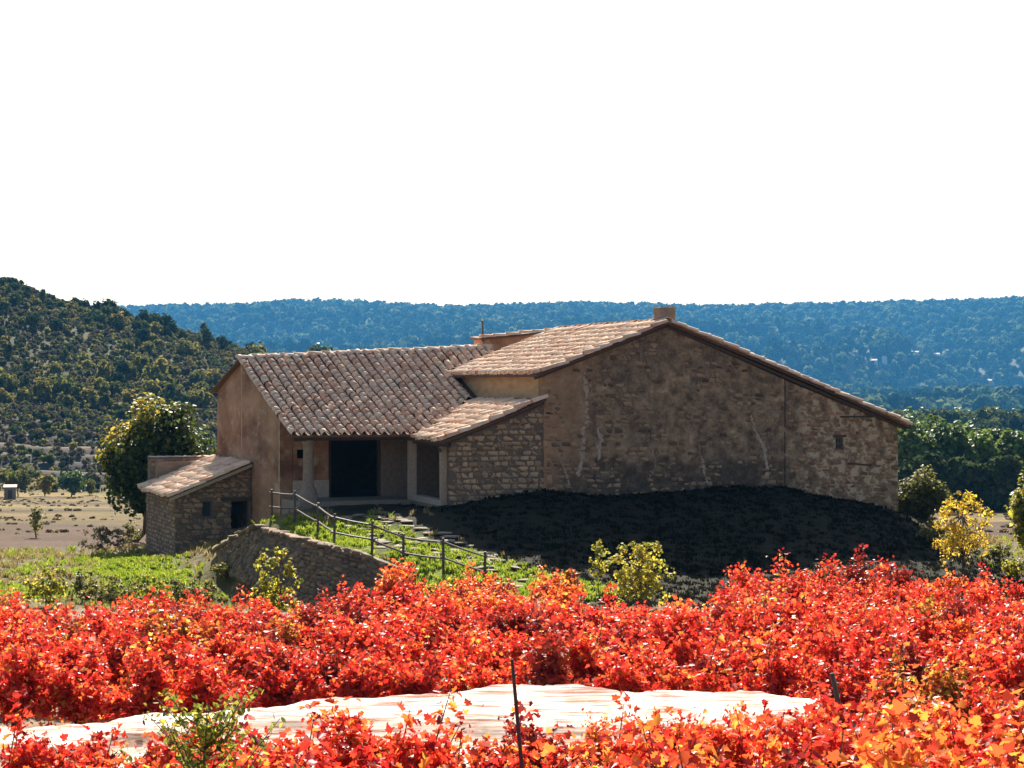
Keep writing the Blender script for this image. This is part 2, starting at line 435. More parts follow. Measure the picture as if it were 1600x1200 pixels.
for (px, py, Y) in [(365, 900, 72.7), (400, 920, 70.6), (450, 940, 68.4), (500, 957, 66.8), (530, 967, 66.2), (570, 967, 66.0), (610, 958, 66.0)]:
    p_ = W(px, py, Y); ctrl.append((p_.x, p_.y, p_.z - (0.45 if px < 520 else 0.2)))
for (px, py, Y) in [(400, 824, 73.0), (450, 838, 71.0), (500, 850, 69.4), (530, 859, 68.7), (570, 870, 68.4), (610, 886, 68.3)]:
    p_ = W(px, py, Y); ctrl.append((p_.x, p_.y, p_.z - 0.05))
CT = np.array(ctrl)


def tps_k(r2): return np.where(r2 > 0, r2 * np.log(np.maximum(r2, 1e-9)), 0.0)


def tps_fit(C):
    n = len(C); S = 30.0
    P = C[:, :2] / S
    K = tps_k(((P[:, None] - P[None]) ** 2).sum(-1)) + np.eye(n) * 3e-4
    A = np.zeros((n + 3, n + 3)); A[:n, :n] = K; A[:n, n] = 1; A[:n, n + 1:] = P; A[n, :n] = 1; A[n + 1:, :n] = P.T
    b = np.zeros(n + 3); b[:n] = C[:, 2]
    return P, np.linalg.solve(A, b), S


TP, TW, TS = tps_fit(CT)


def tps(x, y):
    q = np.stack([x, y], -1) / TS
    out = np.zeros(len(x))
    for i in range(0, len(x), 20000):
        qq = q[i:i + 20000]
        out[i:i + 20000] = tps_k(((qq[:, None] - TP[None]) ** 2).sum(-1)) @ TW[:-3] + TW[-3] + qq @ TW[-2:]
    return out


SKY_PX = [-600, 0, 220, 400, 480, 560, 640, 720, 800, 880, 960, 1040, 1100, 1200, 1300, 1400, 1500, 1580, 1620, 2200]
SKY_PY = [486, 486, 483, 480, 473, 475, 481, 483, 481, 478, 477, 481, 483, 481, 478, 475, 474, 470, 466, 455]
LH_PX = [-500, -200, 0, 50, 100, 150, 200, 300, 400, 480, 560, 700, 780, 2000]
LH_PY = [400, 410, 431, 446, 467, 477, 491, 514, 546, 575, 610, 670, 705, 705]


def terrain(x, y):
    x = np.asarray(x, float); y = np.asarray(y, float)
    floor = np.interp(y, [60, 112, 190, 310, 600, 1900, 7000], [-7.5, -8.9, -12.3, -17.0, -20.0, -42.0, -42.0])
    # far ridge
    yr = 5000.0
    zr = (600 - np.interp(x / yr * F + 800, SKY_PX, SKY_PY)) / F * yr - 18.0
    s = sstep(1900, yr, y)
    s = 0.55 * s + 0.45 * np.clip((y - 1900) / (yr - 1900), 0, 1)
    far = (zr - floor) * s - np.abs(fbm(x / 420, y / 900, 5, 4) - 0.5) * 2 * 260 * np.clip(s * (1 - s) * 4, 0, 1) * (y < yr) * (1 - s) ** 0.5
    far = np.where(y > yr, (zr - floor) * (1 - 0.35 * sstep(yr, 6500, y)), far)
    # hill on the left
    yl = 520.0
    zl = (600 - np.interp(x / yl * F + 800, LH_PX, LH_PY)) / F * yl - 2.0
    t = 0.5 * sstep(285, yl, y) + 0.5 * np.clip((y - 285) / (yl - 285), 0, 1)
    left = np.maximum(zl - floor, 0) * t * (1 - sstep(yl, 1000, y))
    left = left + (fbm(x / 30, y / 34, 9, 4) - 0.5) * 7 * np.clip(t * (1 - t) * 4, 0, 1) * (left > 1)
    left = left + sstep(291, 297, y) * (1 - sstep(352, 372, y)) * (left > 0.3) * 1.1 * (sstep(0.35, 0.65, (y / 9.0 + 1.2 * fbm(x / 40, y / 60, 33, 3)) % 1.0) - 0.5)
    z = floor + np.maximum(far, left) * (y > 280)
    z = z + (fbm(x / 9, y / 9, 3, 3) - 0.5) * 0.5 * sstep(85, 140, y)
    near = y < 132
    if near.any():
        zn = np.clip(tps(x[near], y[near]), -10.5, -3.0)
        xn, yn = x[near], y[near]
        zn = zn + (fbm(xn / 1.1, yn / 1.1, 21, 4) - 0.5) * 0.22 * sstep(58, 64, yn) + (fbm(xn / 0.9, yn / 0.9, 22, 3) - 0.5) * 0.08
        z = z.copy()
        wgt = sstep(97, 130, yn)
        z[near] = zn * (1 - wgt) + z[near] * wgt
    return z


def gz(x, y): return float(terrain(np.array([x]), np.array([y]))[0])


def ground_at(px, py, Y0):
    """the ground point on the ray of a pixel, near depth Y0"""
    ys = np.linspace(Y0 * 0.8, Y0 * 1.25, 200)
    xs = (px - 800) / F * ys
    d = terrain(xs, ys) - (600 - py) / F * ys
    k = int(np.argmin(np.abs(d)))
    return Vector((xs[k], ys[k], gz(xs[k], ys[k])))


ys = np.concatenate([np.arange(-20, 50, 1.0), np.arange(50, 98, 0.4), np.arange(98, 140, 1.5), np.arange(140, 290, 4.0), np.arange(290, 375, 1.5), np.arange(375, 620, 4.0), np.arange(620, 6600, 45)])
ts = np.linspace(-0.5, 0.5, 320)
XX = (ts[None, :] * (ys[:, None] + 60)); YY = np.repeat(ys[:, None], len(ts), 1)
xf, yf = XX.ravel(), YY.ravel()
zf = terrain(xf, yf)
nr, nc = XX.shape
idx = np.arange(nr * nc).reshape(nr, nc)
quads = np.stack([idx[:-1, :-1], idx[:-1, 1:], idx[1:, 1:], idx[1:, :-1]], -1).reshape(-1, 4)
gm = np_mesh('ground', np.stack([xf, yf, zf], -1), quads, M['ground'], None, True)


def lerp(a, b, w): return a + (np.asarray(b)[None, :] - a) * w[:, None]


PXP = xf / np.maximum(yf, 5) * F + 800
PYP = 600 - zf / np.maximum(yf, 5) * F
n1 = fbm(xf / 6, yf / 6, 40, 4); n2 = fbm(xf / 2.2, yf / 2.2, 41, 4); n3 = fbm(xf / 40, yf / 8, 42, 4)
col = np.tile(np.array([[0.24, 0.17, 0.12]]), (len(xf), 1))                       # vineyard soil
SHADE_SOIL = np.array([0.028, 0.026, 0.017]); LAWN = np.array([0.15, 0.19, 0.02]); DRY = np.array([0.12, 0.10, 0.05])  # first tone is soil darkened to hold the shadow of the house
lu = (xf - G0.x) * UX.x + (yf - G0.y) * UX.y; lv = (xf - G0.x) * VX.x + (yf - G0.y) * VX.y
hill = sstep(59, 61.5, yf)
col = lerp(col, DRY, hill)
# house shadow put into the soil colour before the gable, with a noisy edge
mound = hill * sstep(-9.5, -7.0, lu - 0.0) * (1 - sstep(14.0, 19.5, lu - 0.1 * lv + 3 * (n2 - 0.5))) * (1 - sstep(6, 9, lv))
col = lerp(col, SHADE_SOIL, mound * 0.95)
# lawn on the left and the strip along the fence
lawn = hill * (1 - sstep(-14.5, -11.8, lu + 0.2 * n1)) * sstep(0.46, 0.66, n1 + 0.25 * sstep(68, 76, yf)) * (1 - sstep(84, 92, yf)) * sstep(64.0, 67.5, yf) * sstep(-19, -16, xf + 2 * n2)
col = lerp(col, LAWN, lawn)
fx = np.interp(yf, [64, 65, 66.5, 68, 69, 70, 71.5, 73, 74], [W(800, 0, 64).x, W(757, 0, 65).x, W(693, 0, 66.5).x, W(630, 0, 68).x, W(581, 0, 69).x, W(522, 0, 70).x, W(496, 0, 71.5).x, W(461, 0, 73).x, W(425, 0, 74).x])
strip = (1 - sstep(1.7, 3.0, np.abs(xf - fx - 1.1))) * sstep(60.5, 62.5, yf) * (1 - sstep(72.5, 74.5, yf))
col = lerp(col, LAWN * 1.05, strip * sstep(0.25, 0.42, n2))
# valley fields in strips
fl = sstep(95, 110, yf) * (1 - sstep(288, 310, yf))
band = n3 * 0.45 + 0.4 * (np.sin(yf / 5.5 + xf / 40 + 3 * n3) * 0.5 + 0.5) + 0.15 * n1
fcol = np.stack([np.interp(band, [0.2, 0.4, 0.55, 0.75], c) for c in ([0.05, 0.12, 0.095, 0.19], [0.033, 0.079, 0.08, 0.13], [0.019, 0.034, 0.021, 0.048])], -1)
fcol = np.where((yf < 150)[:, None], np.array([[0.078, 0.046, 0.028]]) * (0.7 + 0.5 * n1[:, None]), fcol)
col = col + (fcol - col) * fl[:, None]
# hillsides
hl = sstep(290, 320, yf)
scr = np.stack([np.interp(n1 * 0.5 + n3 * 0.5, [0.3, 0.5, 0.7], c) for c in ([0.035, 0.06, 0.10], [0.029, 0.049, 0.076], [0.027, 0.042, 0.06])], -1)
grn = np.stack([np.interp(n1 * 0.5 + n3 * 0.5, [0.3, 0.5, 0.7], c) for c in ([0.028, 0.045, 0.075], [0.034, 0.049, 0.066], [0.012, 0.015, 0.021])], -1)
up = sstep(345, 400, yf)[:, None]
col = col + ((scr * (1 - up) + grn * up) - col) * hl[:, None]
ff = sstep(650, 800, yf)
rock = sstep(0.60, 0.72, fbm(xf / 210, yf / 300, 60, 4))
fc = np.tile(np.array([[0.075, 0.085, 0.045]]), (len(xf), 1)); fc = lerp(fc, (0.13, 0.115, 0.085), rock * 0.6)
col = col + (fc - col) * ff[:, None]
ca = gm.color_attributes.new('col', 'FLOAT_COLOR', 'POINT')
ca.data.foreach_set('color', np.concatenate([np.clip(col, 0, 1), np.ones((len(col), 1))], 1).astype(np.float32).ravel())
ground = link_obj('ground', gm)
tag(ground, 'hilly ground from the vineyard to the far ridge', kind='structure')

# ------------------------------------------------------------------ leaf, stone and tile shapes
LEAF_V = [(0, 0, 0), (0.42, 0.08, 0.12), (0.52, 0.48, 0.16), (0.24, 0.70, 0.05), (0, 1.0, 0.0), (-0.24, 0.70, 0.05), (-0.52, 0.48, 0.16), (-0.42, 0.08, 0.12)]
LEAF_F = [(0, 1, 2, 3, 4), (0, 4, 5, 6, 7)]
_h = [(0, 0), (.22, -.1), (.48, .05), (.33, .26), (.56, .5), (.27, .56), (.2, .8), (0, 1)]
VINE_V = [(x, y, abs(x) * .3 - .12 * y * y) for x, y in _h] + [(-x, y, abs(x) * .34 - .12 * y * y) for x, y in _h[1:-1]]
VINE_F = [tuple(range(8)), (0, 7, 13, 12, 11, 10, 9, 8)]
SLIM_V = [(0, 0, 0), (0.20, 0.22, 0.05), (0.26, 0.55, 0.07), (0.14, 0.82, 0.03), (0, 1.0, -0.05), (-0.14, 0.82, 0.03), (-0.26, 0.55, 0.07), (-0.20, 0.22, 0.05)]


def frames(N, nrm=None, spread=1.0, rg=RG):
    """random orientations; z axis spread around nrm"""
    d = rg.normal(size=(N, 3)); d /= np.linalg.norm(d, axis=1)[:, None]
    if nrm is not None:
        d = nrm + d * spread; d /= np.maximum(np.linalg.norm(d, axis=1), 1e-6)[:, None]
    r = rg.normal(size=(N, 3)); t = np.cross(d, r); t /= np.maximum(np.linalg.norm(t, axis=1), 1e-6)[:, None]
    b = np.cross(d, t)
    return np.stack([t, b, d], -1)


def leaf_mesh(name, P, size, mat, nrm=None, spread=1.0, rnd=None, slim=False, rg=RG, vine=False):
    N = len(P)
    R = frames(N, nrm, spread, rg) * np.asarray(size).reshape(-1, 1, 1)
    if rnd is None: rnd = rg.random(N)
    if vine:
        R[:, :, 2] *= rg.uniform(-0.8, 2.6, N)[:, None]; R[:, :, 0] *= rg.uniform(0.65, 1.1, N)[:, None]
        return inst_mesh(name, VINE_V, VINE_F, R, np.asarray(P), mat, rnd)
    return inst_mesh(name, SLIM_V if slim else LEAF_V, LEAF_F, R, np.asarray(P), mat, rnd)


def stone_proto(seed, n=16):
    r = random.Random(seed); bm = bmesh.new()
    for i in range(n):
        a = r.uniform(0, 2 * math.pi); e = r.uniform(-1, 1)
        p = Vector((math.cos(a) * math.sqrt(1 - e * e), math.sin(a) * math.sqrt(1 - e * e), e))
        p = Vector([math.copysign(abs(c) ** 0.4, c) for c in p])
        bm.verts.new(p * 0.5 * r.uniform(0.86, 1.0))
    bmesh.ops.convex_hull(bm, input=bm.verts[:])
    bmesh.ops.delete(bm, geom=[v for v in bm.verts if not v.link_faces], context='VERTS')
    bm.verts.index_update(); bm.verts.ensure_lookup_table()
    V = np.array([v.co[:] for v in bm.verts]); V = V / np.abs(V).max(0) * 0.5
    Fc = np.array([[v.index for v in f.verts] for f in bm.faces if len(f.verts) == 3]); bm.free()
    return V, Fc


STONES = [stone_proto(100 + i) for i in range(8)]


def stone_meshes(mat, tagname): return [np_mesh(tagname, V, Fc, mat) for V, Fc in STONES]


def courses(w0, w1, h0, h1, sw, sh, rg, keep=None, wj=0.45, hj=0.3):
    """cells of rough coursed masonry: (centre s, centre z, width, height)"""
    out = []; z = h0
    while z < h1:
        h = sh * (1 + hj * rg.uniform(-1, 1)); s = w0 - rg.uniform(0, sw)
        while s < w1:
            w = sw * (1 + wj * rg.uniform(-1, 1)); c = s + w / 2
            if w0 < c < w1 and (keep is None or keep(c, z + h / 2)): out.append((c, z + h / 2, w, h * rg.uniform(0.8, 1.05)))
            s += w
        z += h
    return out


def stones_on(parent, place, cells, mat, rg, proud=0.05, thick=0.22, joined=None, name='stone', joint=0.005, tilt=0.05):
    """stones laid in a wall face; place(s,z) gives (point, along, up, out)"""
    if joined is None:
        ms = stone_meshes(mat, name)
        for (s, z, w, h) in cells:
            p, a, u, n = place(s, z)
            tl = rg.normal(0, tilt); a2 = a * math.cos(tl) + u * math.sin(tl); u2 = u * math.cos(tl) - a * math.sin(tl)
            off = proud * rg.uniform(0.3, 1.2) - thick / 2
            Mx = Matrix.Identity(4)
            for i in range(3):
                Mx[i][0] = a2[i] * (w - joint); Mx[i][1] = n[i] * thick; Mx[i][2] = u2[i] * (h - joint); Mx[i][3] = p[i] + n[i] * off
            o = bpy.data.objects.new(name, ms[rg.integers(0, len(ms))]); COL.objects.link(o)
            o.parent = parent; o.matrix_local = Mx
        return None
    groups = {}
    R = []; T = []; K = []
    Vs = []; Fs = []; Rs = []; base = 0
    for (s, z, w, h) in cells:
        p, a, u, n = place(s, z)
        tl = rg.normal(0, tilt); a2 = a * math.cos(tl) + u * math.sin(tl); u2 = u * math.cos(tl) - a * math.sin(tl)
        off = proud * rg.uniform(0.2, 1.2) - thick / 2
        V, Fc = STONES[rg.integers(0, len(STONES))]
        A = np.array([np.array(a2) * (w - joint), np.array(n) * thick, np.array(u2) * (h - joint)])
        Vs.append(V @ A + np.array(p + n * off)); Fs.append(Fc + base); base += len(V); Rs.append(np.full(len(Fc), rg.random()))
    me = np_mesh(joined, np.concatenate(Vs), np.concatenate(Fs), mat, np.concatenate(Rs))
    o = link_obj(joined, me, parent); o['kind'] = 'stuff'
    return o


def tile_proto(seed):
    r = random.Random(seed); V = []; n = 6; L = 0.68
    for (y, rad, up) in ((0.0, 0.162, 0.035), (L, 0.126, 0.0)):
        for rr in (rad, rad - 0.02):
            for k in range(n):
                a = math.pi * k / (n - 1)
                V.append((rr * math.cos(a) * (1 + r.uniform(-.03, .03)), y + r.uniform(-.012, .012), up + rr * math.sin(a) * 0.95 + 0.01))
    Fq = []
    for k in range(n - 1):
        Fq.append((k, k + 1, 12 + k + 1, 12 + k)); Fq.append((6 + k + 1, 6 + k, 18 + k, 18 + k + 1)); Fq.append((k + 1, k, 6 + k, 6 + k + 1))
    return np.array(V), np.array(Fq)


TILES = [tile_proto(i) for i in range(10)]
TILE_ME = []
for i, (V, Fq) in enumerate(TILES):
    TILE_ME.append(np_mesh('roof_tile', V, Fq, M['tile']))


def tile_roof(parent, P, Wd, L, nparts=0, keep=None, cs=0.40, rs=0.51, rg=RG, rest='tile_courses', order=None, jit=1.0):
    """barrel tiles over the surface P(a,b): a along the eave, b up the slope"""
    tf = []
    for j in range(int(L / rs)):
        for i in range(int(Wd / cs) + 1):
            a = min(i * cs + 0.08 + rg.normal(0, 0.011 * jit), Wd); b = j * rs + rg.normal(0, 0.03 * jit) - 0.08
            p = P(a, b)
            if keep and not keep(p): continue
            e = (P(a + 0.05, b) - P(a - 0.05, b)).normalized(); s = (P(a, b + 0.05) - P(a, b - 0.05)).normalized()
            n = e.cross(s).normalized()
            if n.z < 0: n = -n; 
            x = s.cross(n).normalized()
            w = rg.normal(0, 0.032 * jit); s2 = (s * math.cos(w) + x * math.sin(w)).normalized(); x2 = s2.cross(n)
            tf.append((p + n * abs(rg.normal(0, 0.007 * jit)), x2, s2, n))
    if order: tf.sort(key=lambda q: order(q[0]))
    for k, (p, x, s, n) in enumerate(tf[:nparts]):
        o = bpy.data.objects.new('roof_tile', TILE_ME[rg.integers(0, 10)]); COL.objects.link(o); o.parent = parent
        Mx = Matrix.Identity(4)
        for i in range(3): Mx[i][0] = x[i]; Mx[i][1] = s[i]; Mx[i][2] = n[i]; Mx[i][3] = p[i]
        o.matrix_local = Mx
    rem = tf[nparts:]
    if rem:
        Vs = []; Fs = []; Rs = []; base = 0
        for (p, x, s, n) in rem:
            V, Fq = TILES[rg.integers(0, 10)]
            Vs.append(V @ np.array([x, s, n]) + np.array(p)); Fs.append(Fq + base); base += len(V); Rs.append(np.full(len(Fq), rg.random()))
        o = link_obj(rest, np_mesh(rest, np.concatenate(Vs), np.concatenate(Fs), M['tile'], np.concatenate(Rs)), parent)
        o['kind'] = 'stuff'
    return len(tf)


def deck(name, P, Wd, L, parent, mat, na=10, nb=10, th=0.09, over=0.0):
    g = Geo(); vs = []
    for lay in (0.0, -th):
        for j in range(nb + 1):
            for i in range(na + 1):
                p = P(Wd * i / na, L * j / nb); vs.append((p.x, p.y, p.z + lay))
    k = (na + 1) * (nb + 1); fs = []
    for j in range(nb):
        for i in range(na):
            q = j * (na + 1) + i
            fs.append((q, q + 1, q + na + 2, q + na + 1)); fs.append((k + q + na + 1, k + q + na + 2, k + q + 1, k + q))
    for i in range(na):
        fs.append((i + 1, i, k + i, k + i + 1)); q = nb * (na + 1) + i; fs.append((q, q + 1, k + q + 1, k + q))
    for j in range(nb):
        q = j * (na + 1); fs.append((q, q + na + 1, k + q + na + 1, k + q)); q += na; fs.append((q + na + 1, q, k + q, k + q + na + 1))
    g.add(vs, fs)
    return g.build(name, mat, parent)


def wall(name, poly, plane, t, mat, parent, holes=(), sub=0.35):
    """an upright wall: poly is [(s,z)], plane is 'u' (face at v=c) or 'v' (face at u=c); holes are cut through"""
    ax, c = plane
    bm = bmesh.new()
    def P(s, z, d): return (s, c + d, z) if ax == 'u' else (c + d, s, z)
    a = [bm.verts.new(P(s, z, 0)) for s, z in poly]; b = [bm.verts.new(P(s, z, t)) for s, z in poly]
    bm.faces.new(a); bm.faces.new(list(reversed(b)))
    for i in range(len(poly)):
        j = (i + 1) % len(poly); bm.faces.new((a[j], a[i], b[i], b[j]))
    bmesh.ops.recalc_face_normals(bm, faces=bm.faces[:])
    me = bpy.data.meshes.new(name); bm.to_mesh(me); bm.free(); me.materials.append(mat)
    o = link_obj(name, me)
    for (s0, s1, z0, z1) in holes:
        g = Geo(); 
        if ax == 'u': g.box(s0, s1, c - 1, c + t + 1, z0, z1)
        else: g.box(c - 1, c + t + 1, s0, s1, z0, z1)
        cut = g.build('cutter', None)
        md = o.modifiers.new('cut', 'BOOLEAN'); md.object = cut; md.operation = 'DIFFERENCE'; md.solver = 'EXACT'
        dg = bpy.context.evaluated_depsgraph_get(); nm = bpy.data.meshes.new_from_object(o.evaluated_get(dg))
        o.modifiers.clear(); o.data = nm; nm.name = name
        bpy.data.objects.remove(cut)
    o.parent = parent
    return o


Z3 = Vector((0, 0, 1))
# ------------------------------------------------------------------ the farmhouse
house = empty('stone_farmhouse', G0 + Vector((0, 0, HZ)), TH)
tag(house, 'old stone farmhouse with clay tile roofs, tall shaded gable and a porch', 'farmhouse')
hs = empty('frame_tmp')          # children are given eye-level heights, then shifted


def fix(o): o.location.z -= HZ; return o


rgw = np.random.default_rng(5)
# main gable: two lengths of wall with a joint between them
g1 = fix(wall('gable_wall', [(0, -6), (10.28, -6), (10.28, 0.18), (5.08, 2.22), (0, 0.36)], ('u', 0.0), 0.6, M['gable'], house))
g2 = fix(wall('gable_wall', [(10.36, -6.5), (15.5, -6.5), (15.5, -1.74), (10.36, 0.15)], ('u', 0.06), 0.6, M['gable'], house,
              [(12.62, 12.98, -2.66, -2.16)]))
g2['label'] = 'paler patched wall at the low end of the gable'
fix(wall('side_wall', [(0.62, -6), (11.5, -6), (11.5, 0.30), (0.62, 0.30)], ('v', 0.0), 0.5, M['ochre'], house))
fix(wall('side_wall', [(0.68, -7), (11.5, -7), (11.5, -1.78), (0.68, -1.78)], ('v', 14.98), 0.5, M['mortar'], house))
fix(wall('back_wall', [(0.52, -6.5), (14.96, -6.5), (14.96, -1.6), (5.08, 2.15), (0.52, 0.4)], ('u', 11.0), 0.48, M['mortar'], house))
fix(Geo().box(10.285, 10.355, 0.09, 0.5, -4.0, 0.1).build('wall_joint', M['void'], house))
# stones showing in the gable
pl = lambda s, z: (Vector((s, 0.0, z)), Vector((1, 0, 0)), Z3, Vector((0, -1, 0)))
pl2 = lambda s, z: (Vector((s, 0.06, z)), Vector((1, 0, 0)), Z3, Vector((0, -1, 0)))
top1 = lambda s: 0.36 + (s / 5.08) * 1.86 if s < 5.08 else 2.22 - (s - 5.08) / 5.2 * 2.04
top2 = lambda s: 0.15 - (s - 10.36) / 5.14 * 1.89
kp = lambda s, z: z < top1(s) - 0.15 and vnoise(np.array([s * 0.8]), np.array([z * 1.1]), 3)[0] > 0.40 and rgw.random() < 0.6
cells = courses(0.1, 10.2, -5.2, 2.2, 0.30, 0.17, rgw, kp)
fix(stones_on(house, pl, cells, M['stone_gable'], rgw, 0.035, 0.12, 'rubble_stones'))
kp2 = lambda s, z: z < top2(s) - 0.15 and not (12.5 < s < 13.1 and -2.8 < z < -2.05) and rgw.random() < 0.62
cells = courses(10.45, 15.4, -5.8, 0.1, 0.30, 0.17, rgw, kp2)
fix(stones_on(house, pl2, cells, M['stone_red'], rgw, 0.04, 0.12, 'rubble_stones'))
# corner stones at both ends
rq = np.random.default_rng(9)
qst = [np_mesh('corner_stone', V, Fc, M['stone_red']) for V, Fc in STONES]
for (s0, z0, z1, yy) in ((0.0, -4.6, 0.3, 0.0), (15.5, -5.4, -1.8, 0.06)):
    z = z0; k = 0
    while z < z1 - 0.3:
        h = rq.uniform(0.26, 0.4); w = (0.62 if k % 2 else 0.38) * rq.uniform(0.9, 1.1)
        o = link_obj('corner_stone', qst[rq.integers(0, 8)], house)
        cx = s0 + w / 2 - 0.03 if s0 < 1 else s0 - w / 2 + 0.03
        o.matrix_local = Matrix.Translation((cx, yy + 0.13, z + h / 2 - HZ)) @ Matrix.Diagonal((w, 0.34, h - 0.03, 1))
        z += h; k += 1
# the little window in the low end
win = fix(Geo().box(12.62, 12.68, 0.16, 0.24, -2.66, -2.16).box(12.92, 12.98, 0.16, 0.24, -2.66, -2.16).box(12.68, 12.92, 0.16, 0.24, -2.22, -2.16).box(12.68, 12.92, 0.16, 0.24, -2.66, -2.6)
          .build('window', M['wood_frame'], house))
o = Geo().box(12.78, 12.82, 0.17, 0.23, -2.6, -2.22).box(12.68, 12.78, 0.172, 0.228, -2.43, -2.39).box(12.82, 12.92, 0.172, 0.228, -2.43, -2.39).build('glazing_bar', M['wood_frame'], win)
o = Geo().box(12.68, 12.92, 0.205, 0.215, -2.6, -2.22).build('pane', M['glass'], win)
fix(Geo().bar((12.5, 0.06, -2.10), (13.1, 0.06, -2.10), 0.1, 0.09).build('lintel', M['timber'], house))


def streak(pts, w, c):
    """a proud run of lime mortar smeared over the gable"""
    rs = random.Random(int(c * 1000)); V = []; Fc = []; out = []; dx = 0
    for i in range(len(pts) - 1):
        for k in range(14):
            t = k / 14; dx = dx * 0.75 + rs.uniform(-.045, .045); out.append((pts[i][0] * (1 - t) + pts[i + 1][0] * t + dx, pts[i][1] * (1 - t) + pts[i + 1][1] * t))
    out.append(pts[-1]); n = len(out); ww = w
    for i, (s, z) in enumerate(out):
        ww = min(max(ww + rs.uniform(-.5, .5) * w, w * .12), w * 2.0) * (0.35 if i in (0, n - 1) else 1)
        for (dx, dy) in ((-ww * rs.uniform(.6, 1.4), 0.012), (-ww * 0.4, -0.02), (ww * 0.5, -0.02), (ww * rs.uniform(.6, 1.4), 0.012)): V.append((s + dx, dy, z))
    for i in range(n - 1):
        if rs.random() < 0.16: continue
        for k in range(3): Fc.append((i * 4 + k, i * 4 + k + 1, i * 4 + k + 5, i * 4 + k + 4))
    g = Geo(); g.add(V, Fc); fix(g.build('mortar_streak', M['lime'], house, True))


def gs(px, py):
    k = (px - 800) / F; u = (k * G0.y - G0.x) / (UX.x - k * UX.y); Y = G0.y + u * UX.y
    return (u, (600 - py) / F * Y)


for i, path in enumerate([[(912, 580), (918, 620), (914, 660), (912, 700), (904, 745)], [(936, 612), (932, 650), (938, 690), (934, 722)],
                          [(1172, 648), (1180, 672), (1196, 700), (1198, 748)], [(1092, 695), (1100, 728), (1106, 755)],
                          [(872, 716), (884, 736), (890, 760)], [(1020, 700), (1021, 742)]]):
    streak([gs(*q) for q in path], 0.055 if i < 3 else 0.045, 1 + i * 0.1)
# bands of wood let into the patched end
for (a, b) in (((1314, 651), (1364, 651)), ((1326, 724), (1362, 727))):
    s0, z0 = gs(*a); s1, z1 = gs(*b)
    fix(Geo().bar((s0, 0.05, z0), (s1, 0.05, z1), 0.1, 0.07).build('wall_timber', M['timber'], house))

# lean-to beside the gable
lw = wall('lean_to_wall', [(-3.72, -5.6), (-0.01, -5.6), (-0.01, -0.72), (-3.72, -2.2)], ('u', 0.05), 0.5, M['mortar_dark'], house)
lw.location.z -= HZ
pl3 = lambda s, z: (Vector((s, 0.05, z)), Vector((1, 0, 0)), Z3, Vector((0, -1, 0)))
kp3 = lambda s, z: z < -0.72 + (s / 3.72) * 1.48 - 0.12
stones_on(lw, pl3, courses(-3.68, -0.05, -4.75, -0.75, 0.34, 0.19, rgw, kp3), M['stone'], rgw, 0.035, 0.14, name='wall_stone')
stones_on(lw, pl3, courses(-3.68, -0.05, -4.75, -0.75, 0.15, 0.10, rgw, lambda s, z: kp3(s, z) and rgw.random() < 0.7), M['stone_gable'], rgw, 0.015, 0.10, 'filler_stones')
fix(wall('lean_to_kerb', [(0.58, -5.5), (4.0, -5.5), (4.0, -4.35), (0.58, -4.4)], ('v', -3.95), 0.35, M['mortar_pale'], house))
fix(Geo().box(-3.98, -3.70, 0.58, 0.66, -4.38, -2.3, 0.01).build('jamb_post', M['mortar_pale'], house))
fix(Geo().box(-4.12, -3.84, 4.02, 4.34, -5.4, -2.2, 0.012).build('porch_pillar', M['mortar_pale'], house))
fix(Geo().bar((-3.9, 0.1, -2.26), (-3.9, 4.3, -2.22), 0.2, 0.2).build('lean_to_beam', M['timber'], house))
fix(Geo().bar((-4.05, 0.3, -2.52), (-3.6, 2.2, -2.3), 0.09, 0.1).build('brace', M['timber'], house))

# porch wing
fix(wall('wing_gable', [(6.7, -8), (19.0, -8), (19.0, -0.35), (13.8, 0.98), (6.7, -1.18)], ('v', -8.7), 0.5, M['orange'], house))
fix(wall('porch_back_wall', [(-8.18, -6), (-6.7, -6), (-6.7, -1.22), (-8.18, -1.22)], ('u', 6.72), 0.45, M['orange'], house, [(-8.0, -7.3, -2.98, -2.62)]))
fix(wall('porch_back_wall', [(-4.5, -6), (-0.02, -6), (-0.02, -1.22), (-4.5, -1.22)], ('u', 6.72), 0.45, M['mortar'], house))
fix(wall('over_door_wall', [(-6.69, -2.05), (-4.51, -2.05), (-4.51, -1.22), (-6.69, -1.22)], ('u', 6.73), 0.42, M['mortar'], house))
fix(Geo().box(-8.19, -6.72, 6.60, 6.715, -5.6, -3.85, 0.01).build('wall_plinth', M['mortar_pale'], house))
fix(Geo().box(-6.95, -4.25, 6.62, 6.71, -2.05, -1.85, 0.01).build('door_lintel', M['timber'], house))
fix(Geo().box(-6.70, -6.58, 6.8, 6.95, -4.55, -2.06).box(-4.62, -4.50, 6.8, 6.95, -4.55, -2.06).build('door_frame', M['timber'], house))
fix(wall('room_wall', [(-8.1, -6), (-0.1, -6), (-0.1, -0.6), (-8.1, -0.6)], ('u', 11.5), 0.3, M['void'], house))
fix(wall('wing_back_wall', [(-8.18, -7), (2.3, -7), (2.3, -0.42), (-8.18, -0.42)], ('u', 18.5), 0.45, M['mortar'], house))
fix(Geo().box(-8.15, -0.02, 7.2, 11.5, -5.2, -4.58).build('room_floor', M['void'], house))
fix(Geo().box(-8.66, -4.15, 3.75, 6.70, -5.5, -4.56, 0.03).build('porch_floor', M['flag'], house))
fix(Geo().box(-4.1, -0.05, 0.60, 6.65, -5.4, -4.60).build('lean_to_floor', M['flag'], house))
